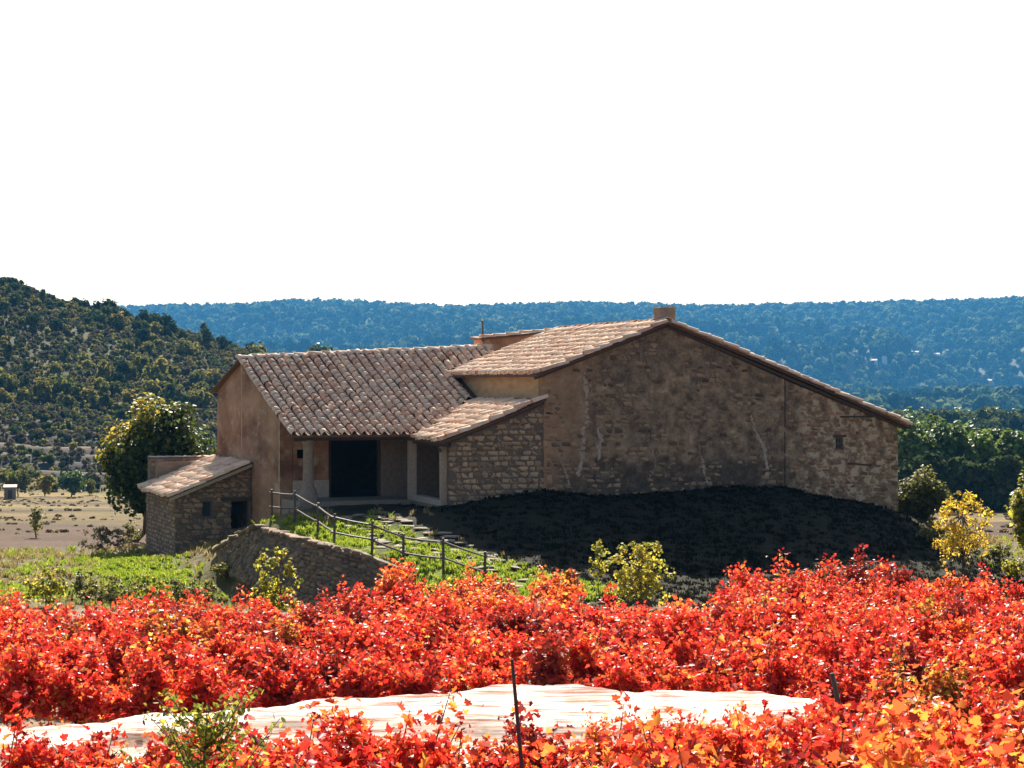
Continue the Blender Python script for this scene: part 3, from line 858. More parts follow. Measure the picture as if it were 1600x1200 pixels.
for (vv, z0, z1, ww) in ((13.75, -4.0, 0.7, .05), (6.78, -5.4, -1.3, .06)):
    V = []; Fc = []; rs1 = random.Random(int(vv)); n1_ = 40
    for i in range(n1_ + 1):
        z = z0 + (z1 - z0) * i / n1_; w = ww * rs1.uniform(.3, 1.3); dv = rs1.uniform(-.03, .03)
        V += [(-8.69, vv + dv - w, z), (-8.73, vv + dv, z), (-8.69, vv + dv + w, z)]
    for i in range(n1_): Fc += [(i * 3, i * 3 + 1, i * 3 + 4, i * 3 + 3), (i * 3 + 1, i * 3 + 2, i * 3 + 5, i * 3 + 4)]
    g = Geo(); g.add(V, Fc); fix(g.build('wall_seam', M['mortar_pale'], house, True))
# column with its swollen base
gcol = Geo(); cz = [(-5.6, .40), (-4.95, .42), (-4.55, .40), (-4.2, .34), (-4.05, .29), (-3.98, .215), (-3.2, .205), (-2.5, .20), (-2.36, .205), (-2.30, .25), (-2.18, .26)]
colm = fix(gcol.tube([(-8.13, 4.35, z) for z, r in cz], [r for z, r in cz], 14).build('porch_column', M['mortar'], house, True))
fix(Geo().bar((-8.75, 4.25, -2.1), (-3.7, 4.25, -2.1), 0.22, 0.2).build('porch_beam', M['timber'], house))
for i in range(17):
    u = -8.5 + i * 0.28
    fix(Geo().bar((u, 3.75, -2.02), (u, 6.9, -1.06), 0.09, 0.1).build('rafter', M['timber'], house))


# roofs as surfaces
def lp(a, b, t): return a + (b - a) * t


def P_wing(a, b):
    L = 10.25; t = b / L; u = -8.95 + a; v = 3.55 + b * 0.957
    rz = 1.12 + 0.048 * (u + 8.7)
    z = -1.97 * (1 - t) + rz * t - 0.10 * math.sin(math.pi * min(max(t, 0), 1)) + 0.03 * math.sin(u * 1.3) * t
    return Vector((u, v, z))


def P_wing_back(a, b):
    L = 6.0; u = 2.6 - a; t = b / L; rz = 1.10 + 0.048 * (u + 8.7)
    return Vector((u, 13.36 + (L - b) * 1.0, lp(-0.32, rz, t)))


def P_main_left(a, b):
    L = 5.75; t = b / L
    return Vector((-0.38 + (5.46) * t, 11.6 - a, lp(0.36, 2.42, t) - 0.05 * math.sin(math.pi * min(max(t, 0), 1))))


def P_main_right(a, b):
    L = 11.5; t = b / L
    return Vector((15.85 - 10.77 * t, -0.25 + a, lp(-1.70, 2.40, t) + 0.06 * math.sin(math.pi * min(max(t, 0), 1))))


def P_lean(a, b):
    L = 4.45; t = b / L
    return Vector((-4.15 + 4.13 * t, 8.8 - a, lp(-2.14, -0.56, t) - 0.04 * math.sin(math.pi * min(max(t, 0), 1))))


def z_lean(u): return lp(-2.14, -0.56, (u + 4.15) / 4.13)
def z_main(u): return lp(0.36, 2.42, (u + 0.38) / 5.46)


def keep_wing(p):
    if -4.2 < p.x < 0.0 and p.z < z_lean(p.x) - 0.12: return False
    if p.x > -0.3 and p.y < 11.7 and p.z < z_main(p.x) - 0.1: return False
    if p.x > 0.0 and p.y < 9: return False
    return p.x < 2.9


def keep_lean(p):
    zw = P_wing(p.x + 8.95, (p.y - 3.55) / 0.957).z if p.y > 3.55 else -9
    return p.z > zw - 0.10


rt = np.random.default_rng(21)
d1 = fix(deck('wing_roof', P_wing, 11.4, 10.25, house, M['deck']))
tile_roof(d1, P_wing, 11.6, 10.3, 300, keep_wing, rg=rt, order=lambda p: p.y + 0.02 * p.x)
d2 = fix(deck('wing_back_roof', P_wing_back, 11.55, 6.0, house, M['deck']))
tile_roof(d2, P_wing_back, 11.55, 6.0, 0, None, rg=rt)
d3 = fix(deck('main_roof', P_main_left, 11.9, 5.75, house, M['deck']))
tile_roof(d3, P_main_left, 11.95, 5.75, 0, None, rg=rt, jit=1.7)
d4 = fix(deck('main_right_roof', P_main_right, 11.9, 11.5, house, M['deck']))
tile_roof(d4, P_main_right, 11.95, 11.5, 0, None, rg=rt)
d5 = fix(deck('lean_to_roof', P_lean, 9.1, 4.45, house, M['deck']))
tile_roof(d5, P_lean, 9.15, 4.45, 0, keep_lean, rg=rt, jit=1.7)
# ridge tiles
def ridge_row(pts, parent):
    for i in range(len(pts) - 1):
        a, b = Vector(pts[i]), Vector(pts[i + 1]); n = max(1, int((b - a).length / 0.58))
        for k in range(n):
            p = a.lerp(b, k / n); s = (b - a).normalized(); x = s.cross(Z3).normalized(); nn = x.cross(s)
            o = link_obj('ridge_tile', TILE_ME[rt.integers(0, 10)], parent)
            Mx = Matrix.Identity(4)
            for q in range(3): Mx[q][0] = x[q] * 1.25; Mx[q][1] = s[q]; Mx[q][2] = nn[q]; Mx[q][3] = p[q] + nn[q] * rt.uniform(-.06, -.02)
            o.matrix_local = Mx
ridge_row([(-9.0, 13.36, 1.13), (-4, 13.36, 1.36), (2.5, 13.36, 1.68)], d1)
ridge_row([(5.08, -0.28, 2.44), (5.08, 11.6, 2.44)], d3)
def verge_row(a, b, out, parent, nm='verge_tile'):
    a = Vector(a); b = Vector(b); n = int((b - a).length / 0.58); s0 = (b - a).normalized()
    for k in range(n):
        w = rt.normal(0, 0.07); x0 = Vector(out); s = (s0 + x0 * w + Z3 * rt.normal(0, .03)).normalized(); nn = (s.cross(x0) if s.cross(x0).z > 0 else x0.cross(s)).normalized(); x = s.cross(nn)
        p = a.lerp(b, (k + rt.uniform(-.15, .15)) / n) + x0 * rt.uniform(-.05, .05) + Z3 * rt.uniform(0.0, .05)
        o = link_obj(nm, TILE_ME[rt.integers(0, 10)], parent); Mx = Matrix.Identity(4)
        for q in range(3): Mx[q][0] = x[q] * 1.05; Mx[q][1] = s[q]; Mx[q][2] = nn[q]; Mx[q][3] = p[q]
        o.matrix_local = Mx
verge_row((15.8, -0.26, -1.66), (5.2, -0.26, 2.38), (0, -1, 0), d4)
verge_row((-0.3, -0.34, 0.38), (5.0, -0.34, 2.36), (0, -1, 0), d3)
verge_row((-4.05, -0.34, -2.1), (-0.05, -0.34, -0.57), (0, -1, 0), d5)
# barge boards under the gable verge
fix(Geo().bar((-0.4, -0.03, 0.22), (5.08, -0.03, 2.26), 0.08, 0.12).build('verge_board', M['timber'], house))
fix(Geo().bar((5.10, -0.03, 2.26), (15.8, -0.03, -1.82), 0.08, 0.12).build('verge_board', M['timber'], house))
fix(Geo().bar((-4.1, -0.02, -2.27), (0.0, -0.02, -0.70), 0.08, 0.14).build('verge_board', M['timber'], house))
# chimney on the front of the ridge
ch = fix(Geo().box(4.98, 5.62, 0.25, 0.9, 1.9, 2.98, 0.015).build('chimney', M['mortar'], house))
Geo().box(4.95, 5.65, 0.22, 0.93, 2.982, 3.04, 0.012).build('chimney_cap', M['mortar_pale'], ch)
# raised block behind, with its own coping of tiles
rb = fix(wall('rear_block', [(2.35, -1.5), (8.4, -1.5), (8.4, 2.58), (2.35, 2.0)], ('u', 13.9), 1.2, M['orange'], house))


def P_rear(a, b): return Vector((2.15 + a, 13.65 + b, 2.06 + 0.10 * a + 0.06 * b))


d6 = deck('rear_roof', P_rear, 6.4, 1.5, rb, M['deck'], 6, 4)
# joined tile run of the rear roof
ridge_row([(2.15, 13.68, 2.09), (8.4, 13.68, 2.72)], rb)
fix(Geo().tube([(2.32, 13.8, 1.9), (2.32, 13.8, 2.82)], [0.045, 0.045], 8).tube([(2.32, 13.8, 2.82), (2.22, 13.8, 2.86)], [0.05, 0.03], 8).build('flue_pipe', M['metal'], house))
bpy.data.objects.remove(hs)

# ------------------------------------------------------------------ the outbuilding
OU = -8.72; OV = 11.8
ob_z = -7.3
outb = empty('stone_outbuilding', H(OU - 3.22, OV, ob_z), TH)
tag(outb, 'low stone outbuilding with a sloping tile roof against the tall wing', 'outbuilding')


def fo(o): o.location.z -= ob_z; return o


of = fo(wall('front_wall', [(0, -8.2), (3.2, -8.2), (3.2, -3.42), (0, -4.68)], ('u', 0.0), 0.4, M['mortar_dark'], outb,
             [(1.10, 1.55, -5.6, -4.9), (2.35, 3.1, -6.1, -4.95)]))
lfw = fo(wall('end_wall', [(0.42, -8.8), (7.2, -8.8), (7.2, -4.70), (0.42, -4.70)], ('v', 0.0), 0.4, M['mortar_dark'], outb))
ro = np.random.default_rng(31)
kpo = lambda s, z: z < -4.78 + s * 0.39 and not (1.02 < s < 1.63 and -5.7 < z < -4.8) and not (2.27 < s < 3.2 and -6.2 < z < -4.82)
stones_on(of, lambda s, z: (Vector((s, 0, z)), Vector((1, 0, 0)), Z3, Vector((0, -1, 0))), courses(0.05, 3.15, -7.5, -3.5, 0.33, 0.19, ro, kpo), M['stone_red'], ro, 0.035, 0.14, name='wall_stone')
stones_on(of, lambda s, z: (Vector((s, 0, z)), Vector((1, 0, 0)), Z3, Vector((0, -1, 0))), courses(0.05, 3.15, -7.5, -3.5, 0.15, 0.10, ro, lambda s, z: kpo(s, z) and ro.random() < 0.7), M['stone_gable'], ro, 0.015, 0.10, 'filler_stones')
eo = stones_on(lfw, lambda s, z: (Vector((0, s, z)), Vector((0, 1, 0)), Z3, Vector((-1, 0, 0))), courses(0.05, 7.1, -8.0, -4.75, 0.5, 0.17, ro, None), M['stone_red'], ro, 0.035, 0.14, 'rubble_stones')
fo(Geo().box(1.9, 3.19, -0.07, 0.2, -4.92, -4.78, 0.012).build('door_lintel', M['timber'], outb))
wnd = fo(Geo().box(1.10, 1.16, 0.1, 0.18, -5.6, -4.9).box(1.49, 1.55, 0.1, 0.18, -5.6, -4.9).box(1.16, 1.49, 0.1, 0.18, -4.96, -4.9).box(1.16, 1.49, 0.1, 0.18, -5.6, -5.54).build('window', M['wood_frame'], outb))
Geo().box(1.16, 1.49, 0.135, 0.145, -5.54, -4.96).build('pane', M['glass'], wnd)
fo(Geo().box(0.42, 3.2, 6.8, 7.2, -8.8, -3.5).build('back_wall', M['mortar'], outb))
fo(Geo().box(0.45, 3.2, 0.45, 6.75, -7.4, -6.35).build('floor_slab', M['void'], outb))


def P_out(a, b):
    L = 3.75; t = b / L
    return Vector((-0.30 + 3.50 * t, 7.35 - a, lp(-4.72, -3.30, t) + 0.02 * math.sin(a * 2)))


d7 = fo(deck('outbuilding_roof', P_out, 7.65, 3.75, outb, M['deck']))
tile_roof(d7, P_out, 7.65, 3.75, 300, None, rg=rt, jit=1.7)
# verge course of tiles running along the near slope
fo(Geo().bar((-0.28, -0.3, -4.80), (3.19, -0.3, -3.42), 0.09, 0.12).build('verge_board', M['mortar_pale'], outb))
# tall wall behind it
bw = empty('garden_wall', H(OU - 3.3, OV + 7.6, -8.2), TH)
tag(bw, 'plain rubble wall with tile coping rising behind the outbuilding roof', 'wall')
b0 = Geo().box(0.3, 3.25, 0, 0.45, -1, 4.85, 0.03).build('wall_body', M['mortar'], bw)
stones_on(b0, lambda s, z: (Vector((s, 0, z)), Vector((1, 0, 0)), Z3, Vector((0, -1, 0))), courses(0.4, 3.2, 2.5, 4.8, 0.36, 0.19, ro, None), M['stone_red'], ro, 0.03, 0.14, name='wall_stone')
for i in range(7):
    o = link_obj('coping_tile', TILE_ME[i % 10], bw); o.matrix_local = Matrix.Translation((0.3 + i * 0.4, 0.22, 4.86)) @ Matrix.Rotation(-math.pi / 2, 4, 'Z') @ Matrix.Diagonal((1.35, 0.68, 0.45, 1))

# ------------------------------------------------------------------ retaining wall below the fence
rw_top = [(338, 862, 75.5), (365, 840, 74), (400, 822, 72.3), (450, 836, 70.2), (500, 848, 68.6), (530, 857, 67.9), (570, 868, 67.6), (610, 884, 67.5), (645, 902, 67.4)]
rw_bot = [(338, 885, 74.3), (365, 900, 72.4), (400, 922, 70.3), (450, 940, 68.3), (500, 954, 67.1), (530, 962, 66.9), (570, 962, 66.7), (610, 952, 66.8), (645, 935, 67.0)]
tp_ = [W(*q) for q in rw_top]; bp_ = [W(*q) for q in rw_bot]
ln = [0]
for i in range(1, len(tp_)): ln.append(ln[-1] + (tp_[i] - tp_[i - 1]).length)


def rw(s, t):
    i = max(0, min(len(ln) - 2, int(np.searchsorted(ln, s)) - 1)); f = (s - ln[i]) / (ln[i + 1] - ln[i])
    return bp_[i].lerp(bp_[i + 1], f).lerp(tp_[i].lerp(tp_[i + 1], f), t)


rwo = empty('retaining_wall', rw(ln[-1] / 2, 0))
tag(rwo, 'dry stone retaining wall curving below the rail fence', 'wall')
org = rwo.location.copy()
g = Geo(); vs = []; ns = 40; nb = 8; rr = random.Random(3)
for i in range(ns + 1):
    for j in range(nb + 1):
        p = rw(ln[-1] * i / ns, j / nb) - org + Vector((0, 0.05, 0)); vs.append(p + Vector([rr.uniform(-.03, .03) for _ in range(3)]))
    vs.append(rw(ln[-1] * i / ns, 1) - org + Vector((0.1, 1.0, -0.05)))
    vs.append(rw(ln[-1] * i / ns, 0) - org + Vector((0.1, 1.0, -0.6)))
k = nb + 3
g.add(vs, [(i * k + j, (i + 1) * k + j, (i + 1) * k + (j + 1) % k, i * k + (j + 1) % k) for i in range(ns) for j in range(k)])
rbody = g.build('wall_body', M['mortar_dark'], rwo)
cells = []
rr2 = np.random.default_rng(77)
s = 0.0
hmax = 2.4; rows = 15
for j in range(rows):
    s = rr2.uniform(0, 0.3)
    while s < ln[-1] - 0.1:
        w = rr2.uniform(0.17, 0.46); hh = (rw(s + w / 2, 1) - rw(s + w / 2, 0)).length
        nrow = max(1, int(hh / 0.165))
        if j < nrow: cells.append((s + w / 2, (j + 0.5) / nrow, w, hh / nrow * rr2.uniform(0.7, 1.25)))
        s += w


def pl_rw(s, t):
    p = rw(s, t) - org; a = (rw(s + 0.1, t) - rw(s - 0.1, t)).normalized(); u = (rw(s, min(t + 0.05, 1)) - rw(s, max(t - 0.05, 0))).normalized()
    n = a.cross(u).normalized(); 
    if n.y > 0: n = -n
    return p, a, u, n


stones_on(rbody, pl_rw, cells, M['stone_dark'], rr2, 0.06, 0.28, name='wall_stone', joint=0.0, tilt=0.22)

cpm = stone_meshes(M['stone_dark'], 'cap_stone'); s_ = 0.1
while s_ < ln[-1] - 0.2:
    w = rr2.uniform(0.25, 0.55); p_, a_, u_, n_ = pl_rw(s_ + w / 2, 0.98)
    o = link_obj('cap_stone', cpm[rr2.integers(0, 8)], rbody); ang = math.atan2(a_.y, a_.x) + rr2.normal(0, .15)
    o.matrix_local = Matrix.Translation(p_ + Vector((0, rr2.uniform(.1, .25), rr2.uniform(-.03, .06)))) @ Matrix.Rotation(ang, 4, 'Z') @ Matrix.Rotation(-math.asin(max(-.9, min(.9, a_.z))), 4, 'Y') @ Matrix.Diagonal((w, rr2.uniform(.35, .6), rr2.uniform(.14, .26), 1))
    s_ += w * 0.95
# ------------------------------------------------------------------ the rail fence
posts = [(425, 812, 74.0), (461, 818, 73.0), (496, 838, 71.5), (522, 855, 70.0), (581, 868, 69.0), (630, 882, 68.0), (693, 895, 66.5), (757, 915, 65.0)]
fence = empty('rail_fence', ground_at(581, 868, 69.0))
tag(fence, 'two rail wooden fence stepping down the path beside the porch', 'fence')
fb = fence.location
pp = []
for (px, py, Y) in posts:
    x = (px - 800) / F * Y; q = Vector((x, Y, gz(x, Y))); pp.append(q)
for i, q in enumerate(pp):
    h = 1.15; lean = Vector((random.uniform(-.04, .04), random.uniform(-.04, .04), 0))
    Geo().tube([q - fb - Vector((0, 0, .4)), q - fb + lean * .5 + Vector((0, 0, .6)), q - fb + lean + Vector((0, 0, h))], [.05, .047, .044], 8).build('post', M['fence'], fence)
for i in range(len(pp) - 1):
    for hz in (1.03, 0.5):
        a = pp[i] - fb + Vector((0, -.07, hz)); b = pp[i + 1] - fb + Vector((0, -.07, hz + random.uniform(-.03, .03)))
        ex = (b - a).normalized() * 0.12
        Geo().tube([a - ex, (a + b) / 2 + Vector((0, 0, -.02)), b + ex], [.037, .035, .033], 7).build('rail', M['fence'], fence)

# ------------------------------------------------------------------ paved path beyond the fence
path = empty('paved_path', ground_at(720, 870, 69)); path['kind'] = 'structure'
path['label'] = 'worn flagstone path between the fence and the house'
pb = path.location
rp = np.random.default_rng(8)
pm = stone_meshes(M['flag'], 'flagstone')
line = [(905, 925, 63.6), (830, 905, 65.6), (760, 886, 67.4), (690, 862, 69.4), (640, 842, 71.2), (590, 822, 73.4), (560, 808, 75.0)]
lw_ = [W(*q) for q in line]
for i in range(len(lw_) - 1):
    a, b = lw_[i], lw_[i + 1]; n = int((b - a).length / 0.42)
    for k in range(n):
        c = a.lerp(b, (k + rp.random() * .4) / n); side = (b - a).cross(Z3).normalized()
        for w in np.arange(-0.75, 1.3 if i > 2 else 0.76, 0.5):
            if rp.random() < 0.34: continue
            q = c + side * -(w + rp.uniform(-.22, .22)); q = Vector((q.x, q.y, gz(q.x, q.y)))
            o = link_obj('flagstone', pm[rp.integers(0, 8)], path)
            o.matrix_local = Matrix.Translation(q - pb + Vector((0, 0, .0))) @ Matrix.Rotation(rp.uniform(0, 6.28), 4, 'Z') @ Matrix.Diagonal((rp.uniform(.4, .8), rp.uniform(.35, .55), .10, 1))

# ------------------------------------------------------------------ trees and shrubs
def crown_points(n, c, r, rg, clumps=26, fill=0.35, cr=0.34):
    """leaf positions in clumps through an uneven ellipsoid"""
    c = np.array(c); r = np.array(r)
    d = rg.normal(size=(clumps, 3)); d /= np.linalg.norm(d, axis=1)[:, None]
    rad = rg.uniform(fill, 1.0, clumps) ** 0.6
    cc = d * rad[:, None] * (1 - cr * 0.6)
    k = rg.integers(0, clumps, n)
    dd = rg.normal(size=(n, 3)); dd /= np.linalg.norm(dd, axis=1)[:, None]
    cs = rg.uniform(0.6, 1.25, clumps) * cr
    p = cc[k] + dd * (rg.random(n) ** 0.4)[:, None] * cs[k][:, None]
    nrm = dd * 0.7 + d[k] * 0.5 + np.array([0, 0, 0.3])
    return c + p * r, nrm, cc * r + c


def trunk_geo(base, top, r0, rg, limbs=(), bend=0.15):
    g = Geo(); base = Vector(base); top = Vector(top); n = 6; pts = []
    for i in range(n + 1):
        t = i / n; p = base.lerp(top, t)
        if 0 < i: p += Vector((rg.uniform(-bend, bend), rg.uniform(-bend, bend), 0)) * (top - base).length * 0.18
        pts.append(p)
    g.tube(pts, [r0 * (1.25 if i == 0 else 1 - 0.6 * i / n) for i in range(n + 1)], 8)
    for q in limbs:
        a = pts[rg.integers(2, n + 1)]; q = Vector(q); m = a.lerp(q, 0.5) + Vector((rg.uniform(-.1, .1), rg.uniform(-.1, .1), rg.uniform(0, .15))) * (q - a).length
        g.tube([a, m, q], [r0 * .42, r0 * .26, r0 * .08], 6)
    return g


def tree(name, label, cat, base, crown_c, crown_r, leaf, n, size, seed, r0=0.1, clumps=26, cr=0.34, slim=False, group=None, fill=0.35, bias=None, bark='bark'):
    rg = np.random.default_rng(seed); base = Vector(base); root = empty(name, base); tag(root, label, cat, group)
    c = Vector(crown_c) - base
    P, nrm, cc = crown_points(n, c, crown_r, rg, clumps, fill, cr)
    rnd = rg.random(n)
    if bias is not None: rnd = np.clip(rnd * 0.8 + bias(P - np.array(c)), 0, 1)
    trunk_geo((0, 0, -.2), c + Vector((0, 0, crown_r[2] * 0.2)), r0, rg, [cc[i] for i in range(0, len(cc), 2)]).build('trunk', M[bark], root, True)
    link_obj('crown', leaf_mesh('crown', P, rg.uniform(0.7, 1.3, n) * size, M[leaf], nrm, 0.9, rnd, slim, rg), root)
    return root


def Cw(px, py, Y): return W(px, py, Y)


b = ground_at(205, 838, 92)
tree('broadleaf_tree', 'large dark leafy tree with yellowing top left of the farmhouse', 'tree', b, W(248, 722, 93), (2.9, 2.3, 3.15), 'leaf_dark', 13000, 0.19, 3, 0.17, 80, 0.30,
     bias=lambda p: 0.05 + 0.40 * np.clip((p[:, 2] * 0.6 - p[:, 0] * 0.5 - 0.9), -0.3, 1.2))
b = ground_at(1505, 918, 70)
tree('young_tree', 'slender young tree with sparse bright yellow leaves on the right slope', 'tree', b, b + Vector((0, 0, 2.15)), (1.2, 1.0, 1.55), 'leaf_yellow', 1700, 0.12, 5, 0.05, 60, 0.15, True)
b = ground_at(1437, 822, 83)
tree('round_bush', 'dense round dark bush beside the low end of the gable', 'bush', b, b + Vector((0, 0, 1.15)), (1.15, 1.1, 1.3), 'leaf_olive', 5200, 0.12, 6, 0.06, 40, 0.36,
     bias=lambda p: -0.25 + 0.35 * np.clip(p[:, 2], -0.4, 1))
b = ground_at(1612, 880, 78)
tree('leafy_bush', 'green and yellow bush cut by the right edge of the picture', 'bush', b, b + Vector((0.1, 0, 1.9)), (1.0, 1.0, 1.9), 'leaf_yellowgreen', 2600, 0.15, 7, 0.06, 30, 0.32)
b = ground_at(1000, 952, 61.5)
tree('yellow_shrub', 'loose yellow green shrub standing before the dark shaded slope', 'shrub', b, b + Vector((0.0, 0, 1.05)), (1.5, 0.7, 1.15), 'leaf_yellowgreen', 1500, 0.095, 8, 0.03, 90, 0.12, fill=0.05,
     bias=lambda p: 0.22 + 0 * p[:, 2])
b = ground_at(935, 930, 63.0)
tree('yellow_shrub', 'thin arching sprig of yellow leaves left of the loose shrub', 'shrub', b, b + Vector((0.05, 0, 1.1)), (0.4, 0.3, 0.75), 'leaf_yellowgreen', 260, 0.095, 9, 0.02, 26, 0.14, fill=0.1, bias=lambda p: 0.2 + 0 * p[:, 2])
b = ground_at(435, 955, 65.5)
tree('wall_shrub', 'upright yellow flecked shrub against the retaining wall', 'shrub', b, b + Vector((0.0, 0, 0.9)), (0.85, 0.5, 1.2), 'leaf_yellowgreen', 900, 0.11, 10, 0.04, 60, 0.16)
for i, (px, py, Y, rx, rz, n, leaf, lab) in enumerate([
        (72, 948, 66, 0.9, 0.75, 700, 'leaf_yellowgreen', 'small yellow green bush on the bank at far left'),
        (180, 952, 65, 1.3, 0.6, 900, 'leaf_olive', 'low brownish bramble between the left bush and lawn'),
        (300, 952, 65, 1.1, 0.55, 800, 'leaf_olive', 'low olive bramble under the lawn bank'),
        (128, 945, 67, 0.7, 0.65, 420, 'leaf_olive', 'wispy bramble right beside the small yellow green bush'),
        (235, 948, 66, 0.8, 0.6, 500, 'leaf_yellowgreen', 'thin yellowish bramble in the middle of the left bank'),
        (690, 945, 63, 0.9, 0.5, 700, 'leaf_yellowgreen', 'yellow green bramble at the foot of the rail fence'),
        (1180, 945, 61, 0.9, 0.45, 380, 'vine_orange', 'orange leaved bramble sprawling before the shaded slope'),
        (890, 935, 62.5, 0.6, 0.55, 420, 'vine_mixed', 'orange and green sapling beside the end of the path'),
        (160, 868, 96, 1.1, 0.8, 600, 'leaf_scrub', 'grey brown dry scrub bush left of the outbuilding'),
        (205, 850, 97, 0.8, 0.7, 500, 'leaf_olive', 'dark scrub bush under the large leafy tree'),
        (352, 905, 71.5, 0.7, 0.4, 420, 'leaf_olive', 'low weeds at the left end of the retaining wall'),
        (575, 960, 65.6, 0.8, 0.5, 420, 'leaf_scrub', 'brown weeds at the foot of the retaining wall'),
        (1460, 850, 82, 0.8, 0.5, 500, 'leaf_olive', 'low green shrub below the round dark bush'),
        (1555, 885, 78, 0.9, 0.5, 500, 'leaf_olive', 'low olive shrub right of the yellow young tree'),
        (1590, 905, 73, 0.7, 0.45, 420, 'leaf_yellowgreen', 'low yellowish shrub at the right edge of the slope')]):
    b = ground_at(px, py, Y)
    tree('bramble', lab, 'shrub', b, b + Vector((0, 0, rz * 0.85)), (rx, rx * .7, rz), leaf, int(n * 1.2), 0.095, 40 + i, 0.02, 46, 0.17, fill=0.05)
# sapling and field trees far left
for i, (px, py, Y, h, rx, leaf, lab, n, sz) in enumerate([
        (56, 848, 122, 1.7, 0.55, 'leaf_olive', 'lone small sapling standing in the brown field', 300, 0.14),
        (28, 782, 275, 4.0, 2.9, 'leaf_hill_olive', 'broad olive tree at the field edge behind the pale hut', 900, 0.42),
        (112, 780, 280, 3.6, 2.0, 'leaf_pine', 'dark green tree at the far edge of the field', 900, 0.40),
        (140, 782, 285, 2.4, 1.0, 'leaf_hill_olive', 'small thin tree right of the dark field tree', 300, 0.35),
        (70, 781, 283, 3.0, 1.6, 'leaf_hill_olive', 'pale green tree between the broad olive and dark field trees', 500, 0.4)]):
    x = (px - 800) / F * Y; b = Vector((x, Y, gz(x, Y)))
    tree('field_tree', lab, 'tree', b, b + Vector((0, 0, h * 0.62)), (rx, rx, h * 0.5), leaf, n, sz, 70 + i, 0.02 * h + 0.02, 20, 0.36)
# pale hut in the field
x = (16 - 800) / F * 262; hb = Vector((x, 262, gz(x, 262)))
hut = empty('field_hut', hb, 0.2); hut.scale = (.75, .75, .8); tag(hut, 'tiny pale hut standing at the far end of the left field', 'hut')
Geo().box(-1, 1, -.8, .8, -.3, 2.0).build('wall', M['flag'], hut)
Geo().add([(-1.15, -.95, 2.02), (1.15, -.95, 2.02), (1.15, .95, 2.35), (-1.15, .95, 2.35), (-1.15, -.95, 2.12), (1.15, -.95, 2.12), (1.15, .95, 2.45), (-1.15, .95, 2.45)],
          [(3, 2, 1, 0), (4, 5, 6, 7), (0, 1, 5, 4), (1, 2, 6, 5), (2, 3, 7, 6), (3, 0, 4, 7)]).build('roof', M['pink_roof'], hut)
Geo().box(-.35, .35, -.84, -.805, 0, 1.6).build('door', M['timber'], hut)

# grove to the right, behind the house
gl = ['tallest pine at the left end of the right grove', 'wide pine just right of the gable end', 'pale topped pine second in the right grove', 'rounded pine in the middle of the right grove',
      'narrow pine between two wider ones in the right grove', 'bushy pine right of the grove middle', 'low pine near the right edge of the grove', 'pine cut by the right picture edge']
for i, (px, ty, Y, rx) in enumerate([(1418, 652, 205, 3.1), (1455, 650, 210, 3.0), (1482, 660, 204, 2.6), (1508, 662, 212, 2.9), (1530, 668, 203, 2.3), (1556, 668, 208, 2.8), (1584, 672, 204, 2.6), (1612, 668, 207, 3.0)]):
    x = (px - 800) / F * Y; zb = gz(x, Y); zt = (600 - ty) / F * Y; h = zt - zb
    tree('pine_tree', gl[i], 'tree', (x, Y, zb), (x, Y, zt - h * 0.36), (rx, rx, h * 0.38), 'leaf_pine', 2600, 0.42, 90 + i, 0.2, 34, 0.34, group='pines of the right grove')
hl_ = ['left third', 'middle third', 'right third']
for i, (px, rx) in enumerate([(1440, 4.6), (1500, 4.6), (1560, 4.6)]):
    Y = 196; x = (px - 800) / F * Y; zb = gz(x, Y)
    tree('hedge_clump', 'dark shaded hedge under the pines, ' + hl_[i], 'hedge', (x, Y, zb), (x, Y, zb + 2.6), (rx * 0.72, 1.6, 3.1), 'leaf_hill_dark', 2600, 0.5, 110 + i, 0.12, 30, 0.36, group='dark hedge under the pines')


# ------------------------------------------------------------------ stuff scattered with geometry nodes
def scatter(name, label, pts, scale, protos, kind='stuff', tilt=0.0, seed=0):
    me = bpy.data.meshes.new(name); me.vertices.add(len(pts)); me.vertices.foreach_set('co', np.asarray(pts, np.float32).ravel())
    a = me.attributes.new('sc', 'FLOAT', 'POINT'); a.data.foreach_set('value', np.asarray(scale, np.float32))
    me.update(); o = link_obj(name, me); tag(o, label, kind=kind)
    pc = bpy.data.collections.new(name + '_shapes')
    for k, pmsh in enumerate(protos): pc.objects.link(bpy.data.objects.new(name + '_shape', pmsh))
    ng = bpy.data.node_groups.new(name, 'GeometryNodeTree')
    ng.interface.new_socket('Geometry', in_out='INPUT', socket_type='NodeSocketGeometry'); ng.interface.new_socket('Geometry', in_out='OUTPUT', socket_type='NodeSocketGeometry')
    N = ng.nodes; gi = N.new('NodeGroupInput'); go = N.new('NodeGroupOutput'); ip = N.new('GeometryNodeInstanceOnPoints'); ci = N.new('GeometryNodeCollectionInfo')
    ci.inputs['Collection'].default_value = pc; ci.inputs['Separate Children'].default_value = True; ci.inputs['Reset Children'].default_value = True
    at = N.new('GeometryNodeInputNamedAttribute'); at.data_type = 'FLOAT'; at.inputs['Name'].default_value = 'sc'
    rv = N.new('FunctionNodeRandomValue'); rv.data_type = 'FLOAT_VECTOR'; rv.inputs['Min'].default_value = (-tilt, -tilt, 0); rv.inputs['Max'].default_value = (tilt, tilt, 6.283); rv.inputs['Seed'].default_value = seed
    L = ng.links.new
    L(gi.outputs[0], ip.inputs['Points']); L(ci.outputs[0], ip.inputs['Instance']); ip.inputs['Pick Instance'].default_value = True
    L(rv.outputs['Value'], ip.inputs['Rotation']); L(at.outputs['Attribute'], ip.inputs['Scale']); L(ip.outputs[0], go.inputs[0])
    md = o.modifiers.new('scatter', 'NODES'); md.node_group = ng
    return o


